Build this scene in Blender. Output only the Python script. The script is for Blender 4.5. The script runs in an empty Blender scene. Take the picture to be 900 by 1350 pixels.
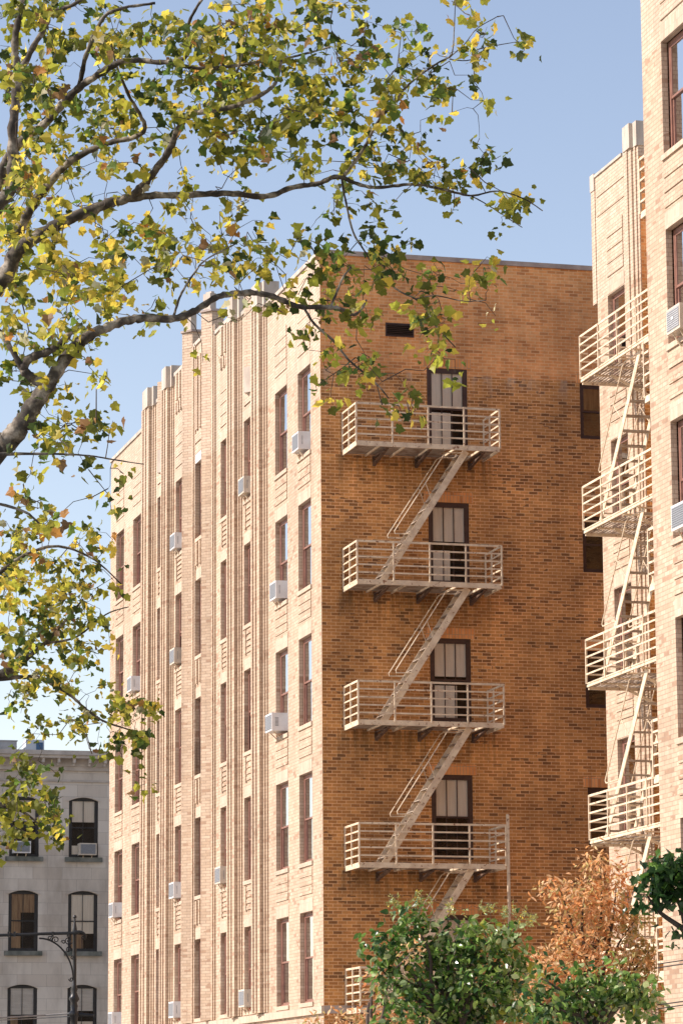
import bpy, math, random
import numpy as np
from mathutils import Vector, Matrix
R = math.radians
rng = random.Random(7)
sc = bpy.context.scene
COL = sc.collection

# ------------------------------------------------------------------ camera solved from the photograph
F_PX, CX, CY, CZ = 4367.18, -18.539, -71.571, 1.6
YAW, PITCH, ROLL = .2597, .1817, -.0065
FWD = Vector((math.sin(YAW)*math.cos(PITCH), math.cos(YAW)*math.cos(PITCH), math.sin(PITCH)))
R0 = Vector((math.cos(YAW), -math.sin(YAW), 0)); U0 = R0.cross(FWD)
RV = R0*math.cos(ROLL) + U0*math.sin(ROLL)
UV = U0*math.cos(ROLL) - R0*math.sin(ROLL)
CAM = Vector((CX, CY, CZ))
def at(px, py, d):
    """world point seen at photo pixel (px,py) at distance d along the view axis"""
    return CAM + (FWD + RV*((px-450)/F_PX) - UV*((py-675)/F_PX))*d
cam = bpy.data.cameras.new('camera'); co = bpy.data.objects.new('camera', cam); COL.objects.link(co)
M = Matrix((RV, UV, -FWD)).transposed().to_4x4(); M.translation = CAM
co.matrix_world = M
cam.sensor_fit = 'VERTICAL'; cam.sensor_height = 24; cam.lens = F_PX/1350*24
cam.clip_end = 5000; cam.clip_start = .5
sc.camera = co

# ------------------------------------------------------------------ light
SUN_EL, SUN_AZ = R(36), R(9)      # azimuth measured from -X towards +Y
to_sun = Vector((-math.cos(SUN_AZ)*math.cos(SUN_EL), math.sin(SUN_AZ)*math.cos(SUN_EL), math.sin(SUN_EL)))
w = bpy.data.worlds.new('World'); sc.world = w; w.use_nodes = True
nt = w.node_tree; bg = nt.nodes['Background']
sky = nt.nodes.new('ShaderNodeTexSky'); sky.sky_type = 'NISHITA'; sky.sun_disc = False
sky.sun_elevation = SUN_EL; sky.sun_rotation = math.atan2(to_sun.x, to_sun.y)
sky.air_density = 1.0; sky.dust_density = .3; sky.ozone_density = 1.0; sky.altitude = 0
tn = nt.nodes.new('ShaderNodeMix'); tn.data_type = 'RGBA'; tn.blend_type = 'MULTIPLY'; tn.inputs[0].default_value = 1
tn.inputs[7].default_value = (1.0, .83, .76, 1)     # warm white balance of the photograph
nt.links.new(sky.outputs[0], tn.inputs[6]); nt.links.new(tn.outputs[2], bg.inputs[0]); bg.inputs[1].default_value = .125
sl = bpy.data.lights.new('sun', 'SUN'); sl.energy = 3.3; sl.angle = R(.5); sl.color = (1, .875, .785)
so = bpy.data.objects.new('sun', sl); COL.objects.link(so)
so.rotation_euler = to_sun.to_track_quat('Z', 'Y').to_euler(); so.location = (-40, 0, 60)
vs = sc.view_settings; vs.view_transform = 'Standard'; vs.look = 'None'; vs.gamma = 1; vs.exposure = .98
vs.use_curve_mapping = False

# ------------------------------------------------------------------ object helpers
def tag(o, label=None, cat=None, group=None, kind=None):
    if label: o['label'] = label
    if cat: o['category'] = cat
    if group: o['group'] = group
    if kind: o['kind'] = kind
    return o
def empty(name, loc=(0, 0, 0)):
    o = bpy.data.objects.new(name, None); COL.objects.link(o); o.location = loc; o.empty_display_size = .3
    return o
class MB:
    def __init__(s): s.v = []; s.f = []; s.c = None
    def add(s, vs_, fs):
        n = len(s.v); s.v += [tuple(p) for p in vs_]; s.f += [tuple(i+n for i in f) for f in fs]
    def box(s, a, b, P=None):
        x0, y0, z0 = a; x1, y1, z1 = b
        c = [(x0,y0,z0),(x1,y0,z0),(x1,y1,z0),(x0,y1,z0),(x0,y0,z1),(x1,y0,z1),(x1,y1,z1),(x0,y1,z1)]
        if P: c = [P(*q) for q in c]
        s.add(c, [(0,3,2,1),(4,5,6,7),(0,1,5,4),(1,2,6,5),(2,3,7,6),(3,0,4,7)])
    def bar(s, p, q, w_, h_, up=Vector((0, 0, 1))):
        p = Vector(p); q = Vector(q); d = (q-p).normalized()
        a = d.cross(up)
        if a.length < 1e-4: a = Vector((1, 0, 0))
        a.normalize(); b = a.cross(d).normalized()
        a = a*w_/2; b = b*h_/2
        s.add([p-a-b, p+a-b, p+a+b, p-a+b, q-a-b, q+a-b, q+a+b, q-a+b],
              [(0,1,2,3),(7,6,5,4),(0,4,5,1),(1,5,6,2),(2,6,7,3),(3,7,4,0)])
    def tube(s, pts, rad, n=8, cap=True):
        pts = [Vector(p) for p in pts]
        if not hasattr(rad, '__len__'): rad = [rad]*len(pts)
        base = len(s.v); up = Vector((.13, .31, .94))
        a = None
        for i, p in enumerate(pts):
            d = (pts[min(i+1, len(pts)-1)] - pts[max(i-1, 0)])
            if d.length < 1e-9: d = Vector((0, 0, 1))
            d.normalize()
            if a is None:
                a = d.cross(up)
                if a.length < .05: a = d.cross(Vector((1, 0, 0)))
            a = (a - d*a.dot(d)).normalized(); b = d.cross(a)
            for k in range(n):
                t = 2*math.pi*k/n
                s.v.append(tuple(p + a*math.cos(t)*rad[i] + b*math.sin(t)*rad[i]))
        for i in range(len(pts)-1):
            for k in range(n):
                k2 = (k+1) % n
                s.f.append((base+i*n+k, base+i*n+k2, base+(i+1)*n+k2, base+(i+1)*n+k))
        if cap:
            s.f.append(tuple(base+k for k in range(n))[::-1]); s.f.append(tuple(base+(len(pts)-1)*n+k for k in range(n)))
    def lathe(s, c, prof, n=16):
        base = len(s.v)
        for r, z in prof:
            for k in range(n):
                t = 2*math.pi*k/n; s.v.append((c[0]+r*math.cos(t), c[1]+r*math.sin(t), c[2]+z))
        for i in range(len(prof)-1):
            for k in range(n):
                k2 = (k+1) % n; s.f.append((base+i*n+k, base+i*n+k2, base+(i+1)*n+k2, base+(i+1)*n+k))
    def prism(s, prof, z0, z1):
        n = len(prof); base = len(s.v)
        for z in (z0, z1):
            for x, y in prof: s.v.append((x, y, z))
        for k in range(n):
            k2 = (k+1) % n; s.f.append((base+k, base+k2, base+n+k2, base+n+k))
        s.f.append(tuple(base+k for k in range(n))[::-1]); s.f.append(tuple(base+n+k for k in range(n)))
    def build(s, name, mat, parent=None, loc=None, smooth=False, cols=None):
        me = bpy.data.meshes.new(name)
        o3 = Vector(loc) if loc is not None else (parent_world(parent) if parent else Vector((0, 0, 0)))
        vv = np.array(s.v, dtype=np.float64).reshape(-1, 3) - np.array(o3)
        me.from_pydata(vv.tolist(), [], s.f); me.update()
        if cols is not None:
            at_ = me.color_attributes.new('tint', 'FLOAT_COLOR', 'POINT')
            at_.data.foreach_set('color', np.array(cols, dtype=np.float32).ravel())
        if smooth:
            me.polygons.foreach_set('use_smooth', [True]*len(me.polygons))
        me.materials.append(mat)
        o = bpy.data.objects.new(name, me); COL.objects.link(o)
        if parent:
            o.parent = parent; o.location = o3 - parent_world(parent)
        else: o.location = o3
        return o
WP = {}
def parent_world(p):
    v = Vector(p.location)
    while p.parent: p = p.parent; v += Vector(p.location)
    return v

# ------------------------------------------------------------------ materials
def newmat(name):
    m = bpy.data.materials.new(name); m.use_nodes = True
    t = m.node_tree; return m, t, t.nodes['Principled BSDF']
class NT:
    def __init__(s, t): s.t = t
    def n(s, ty, **kw):
        x = s.t.nodes.new(ty)
        for k, v in kw.items(): setattr(x, k, v)
        return x
    def L(s, a, b): s.t.links.new(a, b)
    def m(s, op, a, b=None, c=None, clamp=False):
        x = s.n('ShaderNodeMath', operation=op); x.use_clamp = clamp
        for i, v in enumerate((a, b, c)):
            if v is None: continue
            if isinstance(v, (int, float)): x.inputs[i].default_value = v
            else: s.L(v, x.inputs[i])
        return x.outputs[0]
    def mix(s, f, a, b, mode='MIX'):
        x = s.n('ShaderNodeMix', data_type='RGBA', blend_type=mode)
        for sock, v in ((x.inputs[0], f), (x.inputs[6], a), (x.inputs[7], b)):
            if isinstance(v, (int, float)): sock.default_value = v
            elif isinstance(v, tuple): sock.default_value = (*v, 1) if len(v) == 3 else v
            else: s.L(v, sock)
        return x.outputs[2]
    def noise(s, vec, sc_, det=3, rough=.55):
        x = s.n('ShaderNodeTexNoise'); x.inputs['Scale'].default_value = sc_; x.inputs['Detail'].default_value = det
        x.inputs['Roughness'].default_value = rough
        if vec is not None: s.L(vec, x.inputs['Vector'])
        return x.outputs['Fac']
    def ramp(s, f, stops, interp='LINEAR'):
        x = s.n('ShaderNodeValToRGB'); r = x.color_ramp; r.interpolation = interp
        while len(r.elements) < len(stops): r.elements.new(.5)
        for e, (p, c) in zip(r.elements, stops):
            e.position = p; e.color = (*c, 1) if len(c) == 3 else c
        s.L(f, x.inputs[0]); return x.outputs[0]
    def mr(s, f, a, b, c=0, d=1):
        x = s.n('ShaderNodeMapRange'); x.inputs[1].default_value = a; x.inputs[2].default_value = b
        x.inputs[3].default_value = c; x.inputs[4].default_value = d; s.L(f, x.inputs[0]); return x.outputs[0]

def brick_mat(name, stops, mortar, W=.215, H=.0745, stops_low=None, zline=None, darkcol=None, darkmax=.6, soldier=False, mort_w=.011, stain=.25, clump=1.0, streak=None):
    m, t, bs = newmat(name); q = NT(t)
    g = q.n('ShaderNodeNewGeometry'); sp = q.n('ShaderNodeSeparateXYZ'); q.L(g.outputs['Position'], sp.inputs[0])
    sn = q.n('ShaderNodeSeparateXYZ'); q.L(g.outputs['True Normal'], sn.inputs[0])
    ax = q.m('GREATER_THAN', q.m('ABSOLUTE', sn.outputs[0]), .5)
    u = q.m('ADD', q.m('MULTIPLY', sp.outputs[1], ax), q.m('MULTIPLY', sp.outputs[0], q.m('SUBTRACT', 1, ax)))
    z = sp.outputs[2]
    if soldier: u, z = z, u; 
    zr = q.m('DIVIDE', z, H); row = q.m('FLOOR', zr)
    sh = q.m('MULTIPLY', q.m('MODULO', q.m('ABSOLUTE', row), 2), 0 if soldier else .5)
    # header course every sixth
    ur = q.m('ADD', q.m('DIVIDE', u, W), sh); colm = q.m('FLOOR', ur)
    fu = q.m('FRACT', ur); fz = q.m('FRACT', zr)
    mu = q.m('LESS_THAN', fu, mort_w/W); mz = q.m('LESS_THAN', fz, mort_w/H)
    mask = q.m('MAXIMUM', mu, mz)
    cv = q.n('ShaderNodeCombineXYZ'); q.L(colm, cv.inputs[0]); q.L(row, cv.inputs[1]); q.L(ax, cv.inputs[2])
    wn = q.n('ShaderNodeTexWhiteNoise', noise_dimensions='3D'); q.L(cv.outputs[0], wn.inputs[0])
    rv = wn.outputs['Value']
    wn2 = q.n('ShaderNodeTexWhiteNoise', noise_dimensions='3D')
    cv2 = q.n('ShaderNodeVectorMath', operation='ADD'); q.L(cv.outputs[0], cv2.inputs[0]); cv2.inputs[1].default_value = (31.7, 11.3, 5.1)
    q.L(cv2.outputs[0], wn2.inputs[0]); rv2 = wn2.outputs['Value']
    col = q.ramp(rv, stops)
    pos = g.outputs['Position']
    if zline is not None:
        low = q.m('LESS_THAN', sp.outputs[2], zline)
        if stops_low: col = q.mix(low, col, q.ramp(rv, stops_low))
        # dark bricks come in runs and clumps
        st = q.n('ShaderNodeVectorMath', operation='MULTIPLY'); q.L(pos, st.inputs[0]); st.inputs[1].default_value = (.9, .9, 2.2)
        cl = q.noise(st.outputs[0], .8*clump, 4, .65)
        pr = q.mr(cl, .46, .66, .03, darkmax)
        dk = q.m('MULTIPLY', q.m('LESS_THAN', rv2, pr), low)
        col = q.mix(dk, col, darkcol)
    mcol = q.mix(mask, col, mortar)
    if streak is not None:       # pale lime streaks running down from the old parapet joint
        sv = q.n('ShaderNodeVectorMath', operation='MULTIPLY'); q.L(pos, sv.inputs[0]); sv.inputs[1].default_value = (1.6, 1.6, .5)
        sn_ = q.noise(sv.outputs[0], 2.2, 4, .6)
        band = q.m('MULTIPLY', q.mr(sp.outputs[2], streak-.55, streak-.05), q.m('LESS_THAN', sp.outputs[2], streak+.02))
        mcol = q.mix(q.m('MULTIPLY', q.m('MULTIPLY', q.mr(sn_, .5, .62), band), .45), mcol, (.62, .50, .38))
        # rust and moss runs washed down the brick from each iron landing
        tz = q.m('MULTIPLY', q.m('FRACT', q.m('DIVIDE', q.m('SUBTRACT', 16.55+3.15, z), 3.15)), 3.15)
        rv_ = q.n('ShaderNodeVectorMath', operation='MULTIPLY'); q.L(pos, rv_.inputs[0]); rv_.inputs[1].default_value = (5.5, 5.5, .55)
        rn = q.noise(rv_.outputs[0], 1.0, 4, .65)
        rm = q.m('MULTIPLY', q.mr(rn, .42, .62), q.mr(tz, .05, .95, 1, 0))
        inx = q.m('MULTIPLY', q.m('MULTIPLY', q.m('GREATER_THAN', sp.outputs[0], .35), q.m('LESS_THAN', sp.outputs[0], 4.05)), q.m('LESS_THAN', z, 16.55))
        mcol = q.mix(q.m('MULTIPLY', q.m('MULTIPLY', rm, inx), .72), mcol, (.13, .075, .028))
    # weathering: broad stains with a shape of their own + grain
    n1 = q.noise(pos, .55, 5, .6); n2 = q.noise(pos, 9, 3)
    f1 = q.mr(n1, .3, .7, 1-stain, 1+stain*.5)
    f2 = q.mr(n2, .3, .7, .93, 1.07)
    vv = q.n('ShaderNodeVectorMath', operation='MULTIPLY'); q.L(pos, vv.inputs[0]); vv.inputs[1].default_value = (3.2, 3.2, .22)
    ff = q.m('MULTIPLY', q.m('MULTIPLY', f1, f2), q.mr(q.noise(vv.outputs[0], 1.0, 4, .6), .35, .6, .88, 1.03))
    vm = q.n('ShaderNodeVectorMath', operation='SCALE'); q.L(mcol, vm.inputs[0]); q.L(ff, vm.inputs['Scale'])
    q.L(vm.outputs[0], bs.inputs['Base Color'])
    bs.inputs['Roughness'].default_value = .85
    bp = q.n('ShaderNodeBump'); bp.inputs['Strength'].default_value = .5; bp.inputs['Distance'].default_value = .008
    hgt = q.m('ADD', q.m('SUBTRACT', 1, mask), q.m('MULTIPLY', rv2, .5))
    q.L(hgt, bp.inputs['Height']); q.L(bp.outputs[0], bs.inputs['Normal'])
    return m
def plain_mat(name, c1, c2=None, scale=6, rough=.7, metal=0, bump=.15, stretch=None, spots=None):
    m, t, bs = newmat(name); q = NT(t)
    g = q.n('ShaderNodeNewGeometry'); pos = g.outputs['Position']
    if stretch:
        v = q.n('ShaderNodeVectorMath', operation='MULTIPLY'); q.L(pos, v.inputs[0]); v.inputs[1].default_value = stretch; pos = v.outputs[0]
    n = q.noise(pos, scale, 5, .6)
    c2 = c2 or tuple(x*.7 for x in c1)
    col = q.ramp(n, [(.35, c2), (.62, c1)])
    if spots:
        sp_ = q.noise(pos, scale*2.3, 4, .7)
        col = q.mix(q.mr(sp_, spots[1], spots[1]+.05), col, spots[0])
    q.L(col, bs.inputs['Base Color']); bs.inputs['Roughness'].default_value = rough; bs.inputs['Metallic'].default_value = metal
    if bump:
        bp = q.n('ShaderNodeBump'); bp.inputs['Strength'].default_value = bump; bp.inputs['Distance'].default_value = .01
        q.L(q.noise(pos, scale*4, 3), bp.inputs['Height']); q.L(bp.outputs[0], bs.inputs['Normal'])
    return m
BUFF = [(0, (.55, .42, .30)), (.25, (.58, .45, .33)), (.6, (.60, .472, .35)), (.92, (.64, .515, .39)), (1, (.55, .41, .295))]
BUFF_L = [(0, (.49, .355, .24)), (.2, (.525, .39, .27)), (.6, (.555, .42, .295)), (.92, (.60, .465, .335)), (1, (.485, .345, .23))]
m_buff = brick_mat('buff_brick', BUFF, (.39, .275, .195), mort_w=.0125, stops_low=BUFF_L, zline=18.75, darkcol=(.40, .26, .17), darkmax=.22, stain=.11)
m_sold = brick_mat('soldier_brick', BUFF, (.50, .39, .30), soldier=True, stain=.1)
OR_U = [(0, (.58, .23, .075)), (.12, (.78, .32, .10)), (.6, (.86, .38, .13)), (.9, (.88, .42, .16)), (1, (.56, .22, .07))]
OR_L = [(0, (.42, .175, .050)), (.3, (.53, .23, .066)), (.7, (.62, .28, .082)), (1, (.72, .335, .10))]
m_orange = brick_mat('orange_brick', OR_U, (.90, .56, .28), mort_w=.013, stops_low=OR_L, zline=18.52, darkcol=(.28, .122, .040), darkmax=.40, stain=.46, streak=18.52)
m_osold = brick_mat('orange_soldier_brick', OR_U, (.50, .34, .2), soldier=True, stain=.15)
m_stone = plain_mat('cast_stone', (.58, .51, .43), (.40, .34, .28), 3, .8, stretch=(1, 1, .35))
m_coping = plain_mat('weathered_coping', (.46, .38, .33), (.28, .22, .19), 2.2, .85)
m_frame = plain_mat('red_brown_frame_paint', (.30, .15, .11), (.22, .11, .08), 8, .5)
m_dframe = plain_mat('dark_brown_frame_paint', (.07, .035, .024), (.045, .022, .015), 8, .5)
m_bframe = plain_mat('black_frame_paint', (.035, .035, .035), (.02, .02, .02), 8, .5)
m_dark = plain_mat('dark_room', (.02, .018, .016), None, 2, .9, bump=0)
m_blind = plain_mat('pale_blind', (.82, .78, .72), (.70, .66, .60), 1.5, .8, bump=0, stretch=(1, 1, 9))
m_curt = plain_mat('curtain_cloth', (.45, .30, .17), (.25, .15, .09), 5, .9, bump=.3, stretch=(4, 4, .3))
m_white = plain_mat('white_ac_casing', (.78, .77, .75), (.68, .66, .63), 3, .45, bump=0)
m_grey = plain_mat('grey_ac_coil', (.27, .28, .30), (.20, .21, .22), 40, .5, bump=0)
m_brk = plain_mat('shade_dark_bracket_steel', (.16, .10, .07), (.08, .05, .035), 6, .7)  # shade below the landings is put into this dark steel colour
m_esc = plain_mat('cream_painted_steel', (.80, .67, .48), (.60, .47, .33), 5, .5, spots=((.26, .12, .06), .60))
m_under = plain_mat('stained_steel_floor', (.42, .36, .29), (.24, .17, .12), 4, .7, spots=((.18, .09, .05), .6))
m_iron = plain_mat('black_cast_iron', (.016, .016, .016), (.010, .010, .010), 12, .42, bump=.1)
m_black = plain_mat('black_cable_sheath', (.02, .02, .02), None, 8, .6, bump=0)
m_cable = plain_mat('cable_sheath', (.30, .29, .27), (.2, .2, .2), 8, .6, bump=0)
m_roof = plain_mat('tar_roof', (.10, .095, .09), None, 1.2, .95)
m_metal = plain_mat('galvanised_duct', (.50, .52, .54), (.34, .36, .38), 1.6, .35, metal=.6, bump=.05)
m_tank = plain_mat('painted_vent_cabinet', (.62, .66, .70), (.35, .42, .50), 1.4, .5, bump=.05)
m_asph = plain_mat('asphalt', (.06, .058, .055), (.04, .04, .038), 1.4, .9)
m_walk = plain_mat('concrete_paving', (.42, .40, .37), (.30, .28, .26), .8, .9)
m_kerb = plain_mat('kerb_stone', (.36, .35, .33), None, 2, .9)
m_paint = plain_mat('road_paint', (.75, .74, .70), None, 3, .8)
m_ypaint = plain_mat('yellow_road_paint', (.70, .48, .08), None, 3, .8)
m_grass = plain_mat('earth', (.12, .10, .07), None, .3, .95)
def glass_mat(name, tint, ior=1.8):
    m, t, bs = newmat(name); q = NT(t); out = t.nodes['Material Output']
    tr = q.n('ShaderNodeBsdfTransparent'); tr.inputs[0].default_value = (*tint, 1)
    gl = q.n('ShaderNodeBsdfGlossy'); gl.inputs['Roughness'].default_value = .03
    fr = q.n('ShaderNodeFresnel'); fr.inputs[0].default_value = ior
    g = q.n('ShaderNodeNewGeometry'); bp = q.n('ShaderNodeBump'); bp.inputs['Strength'].default_value = .12; bp.inputs['Distance'].default_value = .02
    q.L(q.noise(g.outputs['Position'], 1.7, 2), bp.inputs['Height']); q.L(bp.outputs[0], gl.inputs['Normal'])
    mx = q.n('ShaderNodeMixShader'); q.L(fr.outputs[0], mx.inputs[0]); q.L(tr.outputs[0], mx.inputs[1]); q.L(gl.outputs[0], mx.inputs[2])
    q.L(mx.outputs[0], out.inputs[0]); return m
m_glass = glass_mat('window_glass', (.95, .97, .96)); m_clear = glass_mat('clear_window_glass', (1, 1, 1), 1.35)
m_sheer = plain_mat('white_curtain', (.95, .87, .74), (.84, .76, .64), 3, .8, bump=0, stretch=(6, 6, .4))
# limestone ashlar for the grey row house
def ashlar():
    m, t, bs = newmat('grey_limestone_ashlar'); q = NT(t)
    g = q.n('ShaderNodeNewGeometry'); sp = q.n('ShaderNodeSeparateXYZ'); q.L(g.outputs['Position'], sp.inputs[0])
    zr = q.m('DIVIDE', sp.outputs[2], .42); row = q.m('FLOOR', zr)
    ur = q.m('ADD', q.m('DIVIDE', sp.outputs[0], 1.05), q.m('MULTIPLY', q.m('MODULO', row, 2), .5))
    fz = q.m('FRACT', zr); fu = q.m('FRACT', ur)
    mask = q.m('MAXIMUM', q.m('LESS_THAN', fz, .03), q.m('LESS_THAN', fu, .012))
    cv = q.n('ShaderNodeCombineXYZ'); q.L(q.m('FLOOR', ur), cv.inputs[0]); q.L(row, cv.inputs[1])
    wn = q.n('ShaderNodeTexWhiteNoise', noise_dimensions='3D'); q.L(cv.outputs[0], wn.inputs[0])
    base = q.ramp(wn.outputs['Value'], [(0, (.60, .52, .43)), (.5, (.66, .59, .50)), (1, (.70, .63, .54))])
    v = q.n('ShaderNodeVectorMath', operation='MULTIPLY'); q.L(g.outputs['Position'], v.inputs[0]); v.inputs[1].default_value = (1, 1, .35)
    n = q.noise(v.outputs[0], .9, 6, .65)
    c = q.mix(q.mr(n, .42, .72, 0, .75), base, (.30, .25, .20))
    c = q.mix(q.m('MULTIPLY', mask, .45), c, (.17, .14, .12))
    q.L(c, bs.inputs['Base Color']); bs.inputs['Roughness'].default_value = .9
    bp = q.n('ShaderNodeBump'); bp.inputs['Strength'].default_value = .4; bp.inputs['Distance'].default_value = .02
    q.L(q.noise(g.outputs['Position'], 6, 4), bp.inputs['Height']); q.L(bp.outputs[0], bs.inputs['Normal'])
    return m
m_lime = ashlar()
def leaf_mat(name, trans=.4, rough=.45):
    m, t, bs = newmat(name); q = NT(t); out = t.nodes['Material Output']
    a = q.n('ShaderNodeAttribute', attribute_name='tint')
    q.L(a.outputs['Color'], bs.inputs['Base Color']); bs.inputs['Roughness'].default_value = rough
    bs.inputs['Specular IOR Level'].default_value = .4
    tl = q.n('ShaderNodeBsdfTranslucent')
    hs = q.n('ShaderNodeHueSaturation'); hs.inputs['Saturation'].default_value = 1.0; hs.inputs['Value'].default_value = 1.4
    q.L(a.outputs['Color'], hs.inputs['Color']); q.L(hs.outputs[0], tl.inputs[0])
    mx = q.n('ShaderNodeMixShader'); mx.inputs[0].default_value = trans
    q.L(bs.outputs[0], mx.inputs[1]); q.L(tl.outputs[0], mx.inputs[2]); q.L(mx.outputs[0], out.inputs[0])
    return m
m_leaf = leaf_mat('plane_tree_leaf', .56, .5)
m_gloss = leaf_mat('glossy_green_leaf', .28, .25)
m_autumn = leaf_mat('autumn_leaf', .35, .6)
def bark():
    m, t, bs = newmat('mottled_plane_bark'); q = NT(t)
    g = q.n('ShaderNodeNewGeometry')
    n = q.noise(g.outputs['Position'], 5.5, 4, .6)
    c = q.ramp(n, [(.36, (.03, .024, .018)), (.47, (.065, .052, .04)), (.54, (.16, .135, .10)), (.62, (.34, .30, .24)), (.7, (.12, .10, .075))])
    q.L(c, bs.inputs['Base Color']); bs.inputs['Roughness'].default_value = .85
    return m
m_bark = bark()
m_twig = plain_mat('dark_twig_bark', (.10, .075, .055), (.05, .038, .03), 9, .9)

# ------------------------------------------------------------------ ground
def ground():
    def slab(name, x0, y0, x1, y1, z0, z1, mat):
        b = MB(); b.box((x0, y0, z0), (x1, y1, z1)); return tag(b.build(name, mat), kind='structure')
    g = MB(); g.add([(-2500, -2500, -.02), (2500, -2500, -.02), (2500, 2500, -.02), (-2500, 2500, -.02)], [(0, 1, 2, 3)])
    tag(g.build('ground', m_grass), kind='structure')
    b = MB(); b.add([(-16, -400, 0), (-6.5, -400, 0), (-6.5, 400, 0), (-16, 400, 0)], [(0, 1, 2, 3)])
    tag(b.build('road', m_asph), kind='structure')
    b = MB(); b.add([(-6.5, 29, -.004), (120, 29, -.004), (120, 40, -.004), (-6.5, 40, -.004)], [(0, 1, 2, 3)])
    tag(b.build('side_street', m_asph), kind='structure')
    slab('pavement', -6.3, -120, 30, 28.8, -.1, .13, m_walk)
    slab('pavement', -6.3, 40.2, 30, 120, -.1, .13, m_walk)
    slab('pavement', -45, -120, -16.2, 120, -.1, .13, m_walk)
    slab('kerb', -6.5, -120, -6.3, 28.8, -.1, .145, m_kerb)
    slab('kerb', -16.2, -120, -16, 120, -.1, .145, m_kerb)
    b = MB()
    for x in (-11.35, -11.15): b.add([(x-.05, -120, .004), (x+.05, -120, .004), (x+.05, 120, .004), (x-.05, 120, .004)], [(0, 1, 2, 3)])
    tag(b.build('lane_marking', m_ypaint), kind='structure')
    b = MB()
    for k in range(12):
        x = -15.6+k*.75; b.add([(x, 24, .004), (x+.4, 24, .004), (x+.4, 27, .004), (x, 27, .004)], [(0, 1, 2, 3)])
    tag(b.build('crosswalk_marking', m_paint), kind='structure')
ground()

# ------------------------------------------------------------------ building helpers
def PX(X0):  return lambda u, d, z: (X0+d, u, z)       # facade facing -X, u = Y
def PY(Y0):  return lambda u, d, z: (u, Y0+d, z)       # facade facing -Y, u = X
def wall(mb, P, u0, u1, z0, z1, ops, rec):
    us = sorted({u0, u1, *[v for o in ops for v in o[:2]]}); zs = sorted({z0, z1, *[v for o in ops for v in o[2:4]]})
    for i in range(len(us)-1):
        for j in range(len(zs)-1):
            a, b, c, d = us[i], us[i+1], zs[j], zs[j+1]
            um, zm = (a+b)/2, (c+d)/2
            if any(o[0] < um < o[1] and o[2] < zm < o[3] for o in ops): continue
            mb.add([P(a, 0, c), P(b, 0, c), P(b, 0, d), P(a, 0, d)], [(0, 1, 2, 3)])
    for o in ops:
        a, b, c, d = o[:4]
        mb.add([P(a,0,c),P(a,rec,c),P(a,rec,d),P(a,0,d)], [(0,1,2,3)])
        mb.add([P(b,0,c),P(b,rec,c),P(b,rec,d),P(b,0,d)], [(0,1,2,3)])
        mb.add([P(a,0,d),P(a,rec,d),P(b,rec,d),P(b,0,d)], [(0,1,2,3)])
        mb.add([P(a,0,c),P(a,rec,c),P(b,rec,c),P(b,0,c)], [(0,1,2,3)])
def window(bld, P, u0, u1, z0, z1, rec, mf, bars=0, blind=None, sill=None, lower=True, fw=.055, lowb=None, glass=None):
    b = MB(); t = .10
    for a in ((u0, rec, z0, u0+fw, rec+t, z1), (u1-fw, rec, z0, u1, rec+t, z1), (u0+fw, rec, z1-fw, u1-fw, rec+t, z1), (u0+fw, rec, z0, u1-fw, rec+t, z0+fw*.8)):
        b.box(a[:3], a[3:], P)
    w_ = b.build('window', mf, bld)
    zm = (z0+z1)/2; a, c = u0+fw, u1-fw
    def sash(za, zb, d):
        s = MB(); k = .04
        s.box((a, d, za), (a+k, d+.022, zb), P); s.box((c-k, d, za), (c, d+.022, zb), P)
        s.box((a+k, d, za), (c-k, d+.022, za+k), P); s.box((a+k, d, zb-k), (c-k, d+.022, zb), P)
        for i in range(bars):
            x = a+k+(c-a-2*k)*(i+1)/(bars+1); s.box((x-.01, d+.002, za+k), (x+.01, d+.02, zb-k), P)
        s.build('sash', mf, w_)
        g = MB(); g.box((a+k, d+.010, za+k), (c-k, d+.013, zb-k), P); g.build('pane', glass or m_glass, w_)
    sash(zm-.02, z1-fw, rec+.006)
    if lower: sash(z0+fw*.8, zm+.02, rec+.03)
    else: sash(zm-.1, z1-fw-.02, rec+.03)
    if blind:
        frac, mb_ = blind
        s = MB(); zt = z1-fw; zb = z1-fw-(z1-z0-2*fw)*frac
        s.box((a, rec+.055, zb), (c, rec+.06, zt), P); s.build('blind', mb_, w_)
    if lowb:
        s = MB(); s.box((a+(c-a)*lowb[0], rec+.065, z0+fw), (a+(c-a)*lowb[1], rec+.07, z0+fw+(z1-z0)*lowb[2]), P); s.build('curtain', lowb[3], w_)
    if sill:
        s = MB(); s.box((u0-.04, -.035, z0-.095), (u1+.04, rec-.002, z0-.003), P); s.build('sill', sill, w_)
    return w_

HEADS = [6.17+3.15*k for k in range(5)]   # top row last
HEADS_ALL = [3.02+.15] + HEADS
# ================================================================== MAIN BUILDING
LEN, WID, TOP = 25.25, 17.0, 21.22
main = tag(empty('apartment_building', (0, 0, 0)), 'long buff brick art deco apartment block with fluted piers and a shaded orange end wall', 'building')
cols9 = [1.52, 3.77, 7.07, 9.69, 12.67, 15.26, 17.72, 21.2, 23.78]
REC = .105
PF = PX(0); PE = PY(0)
opsF = []
for ci, c in enumerate(cols9):
    for ri, h in enumerate(HEADS_ALL):
        opsF.append((c-.6, c+.6, h-1.95 if ri else .95, h+.08 if ri else 3.15))
b = MB(); wall(b, PF, 0, LEN, 0, TOP, opsF, REC)
# parapet steps above the wing line are solid boxes standing behind the same plane
for y0, y1, zt in ((5.15, 8.75, 21.62), (8.75, 11.0, 21.85), (11.0, 14.35, 22.10), (14.35, 16.0, 21.85), (16.0, 19.9, 21.62)):
    b.box((0, y0, TOP), (.35, y1, zt))
b.box((.5, LEN, 0), (.5, LEN, 0.001)) if False else None
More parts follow.
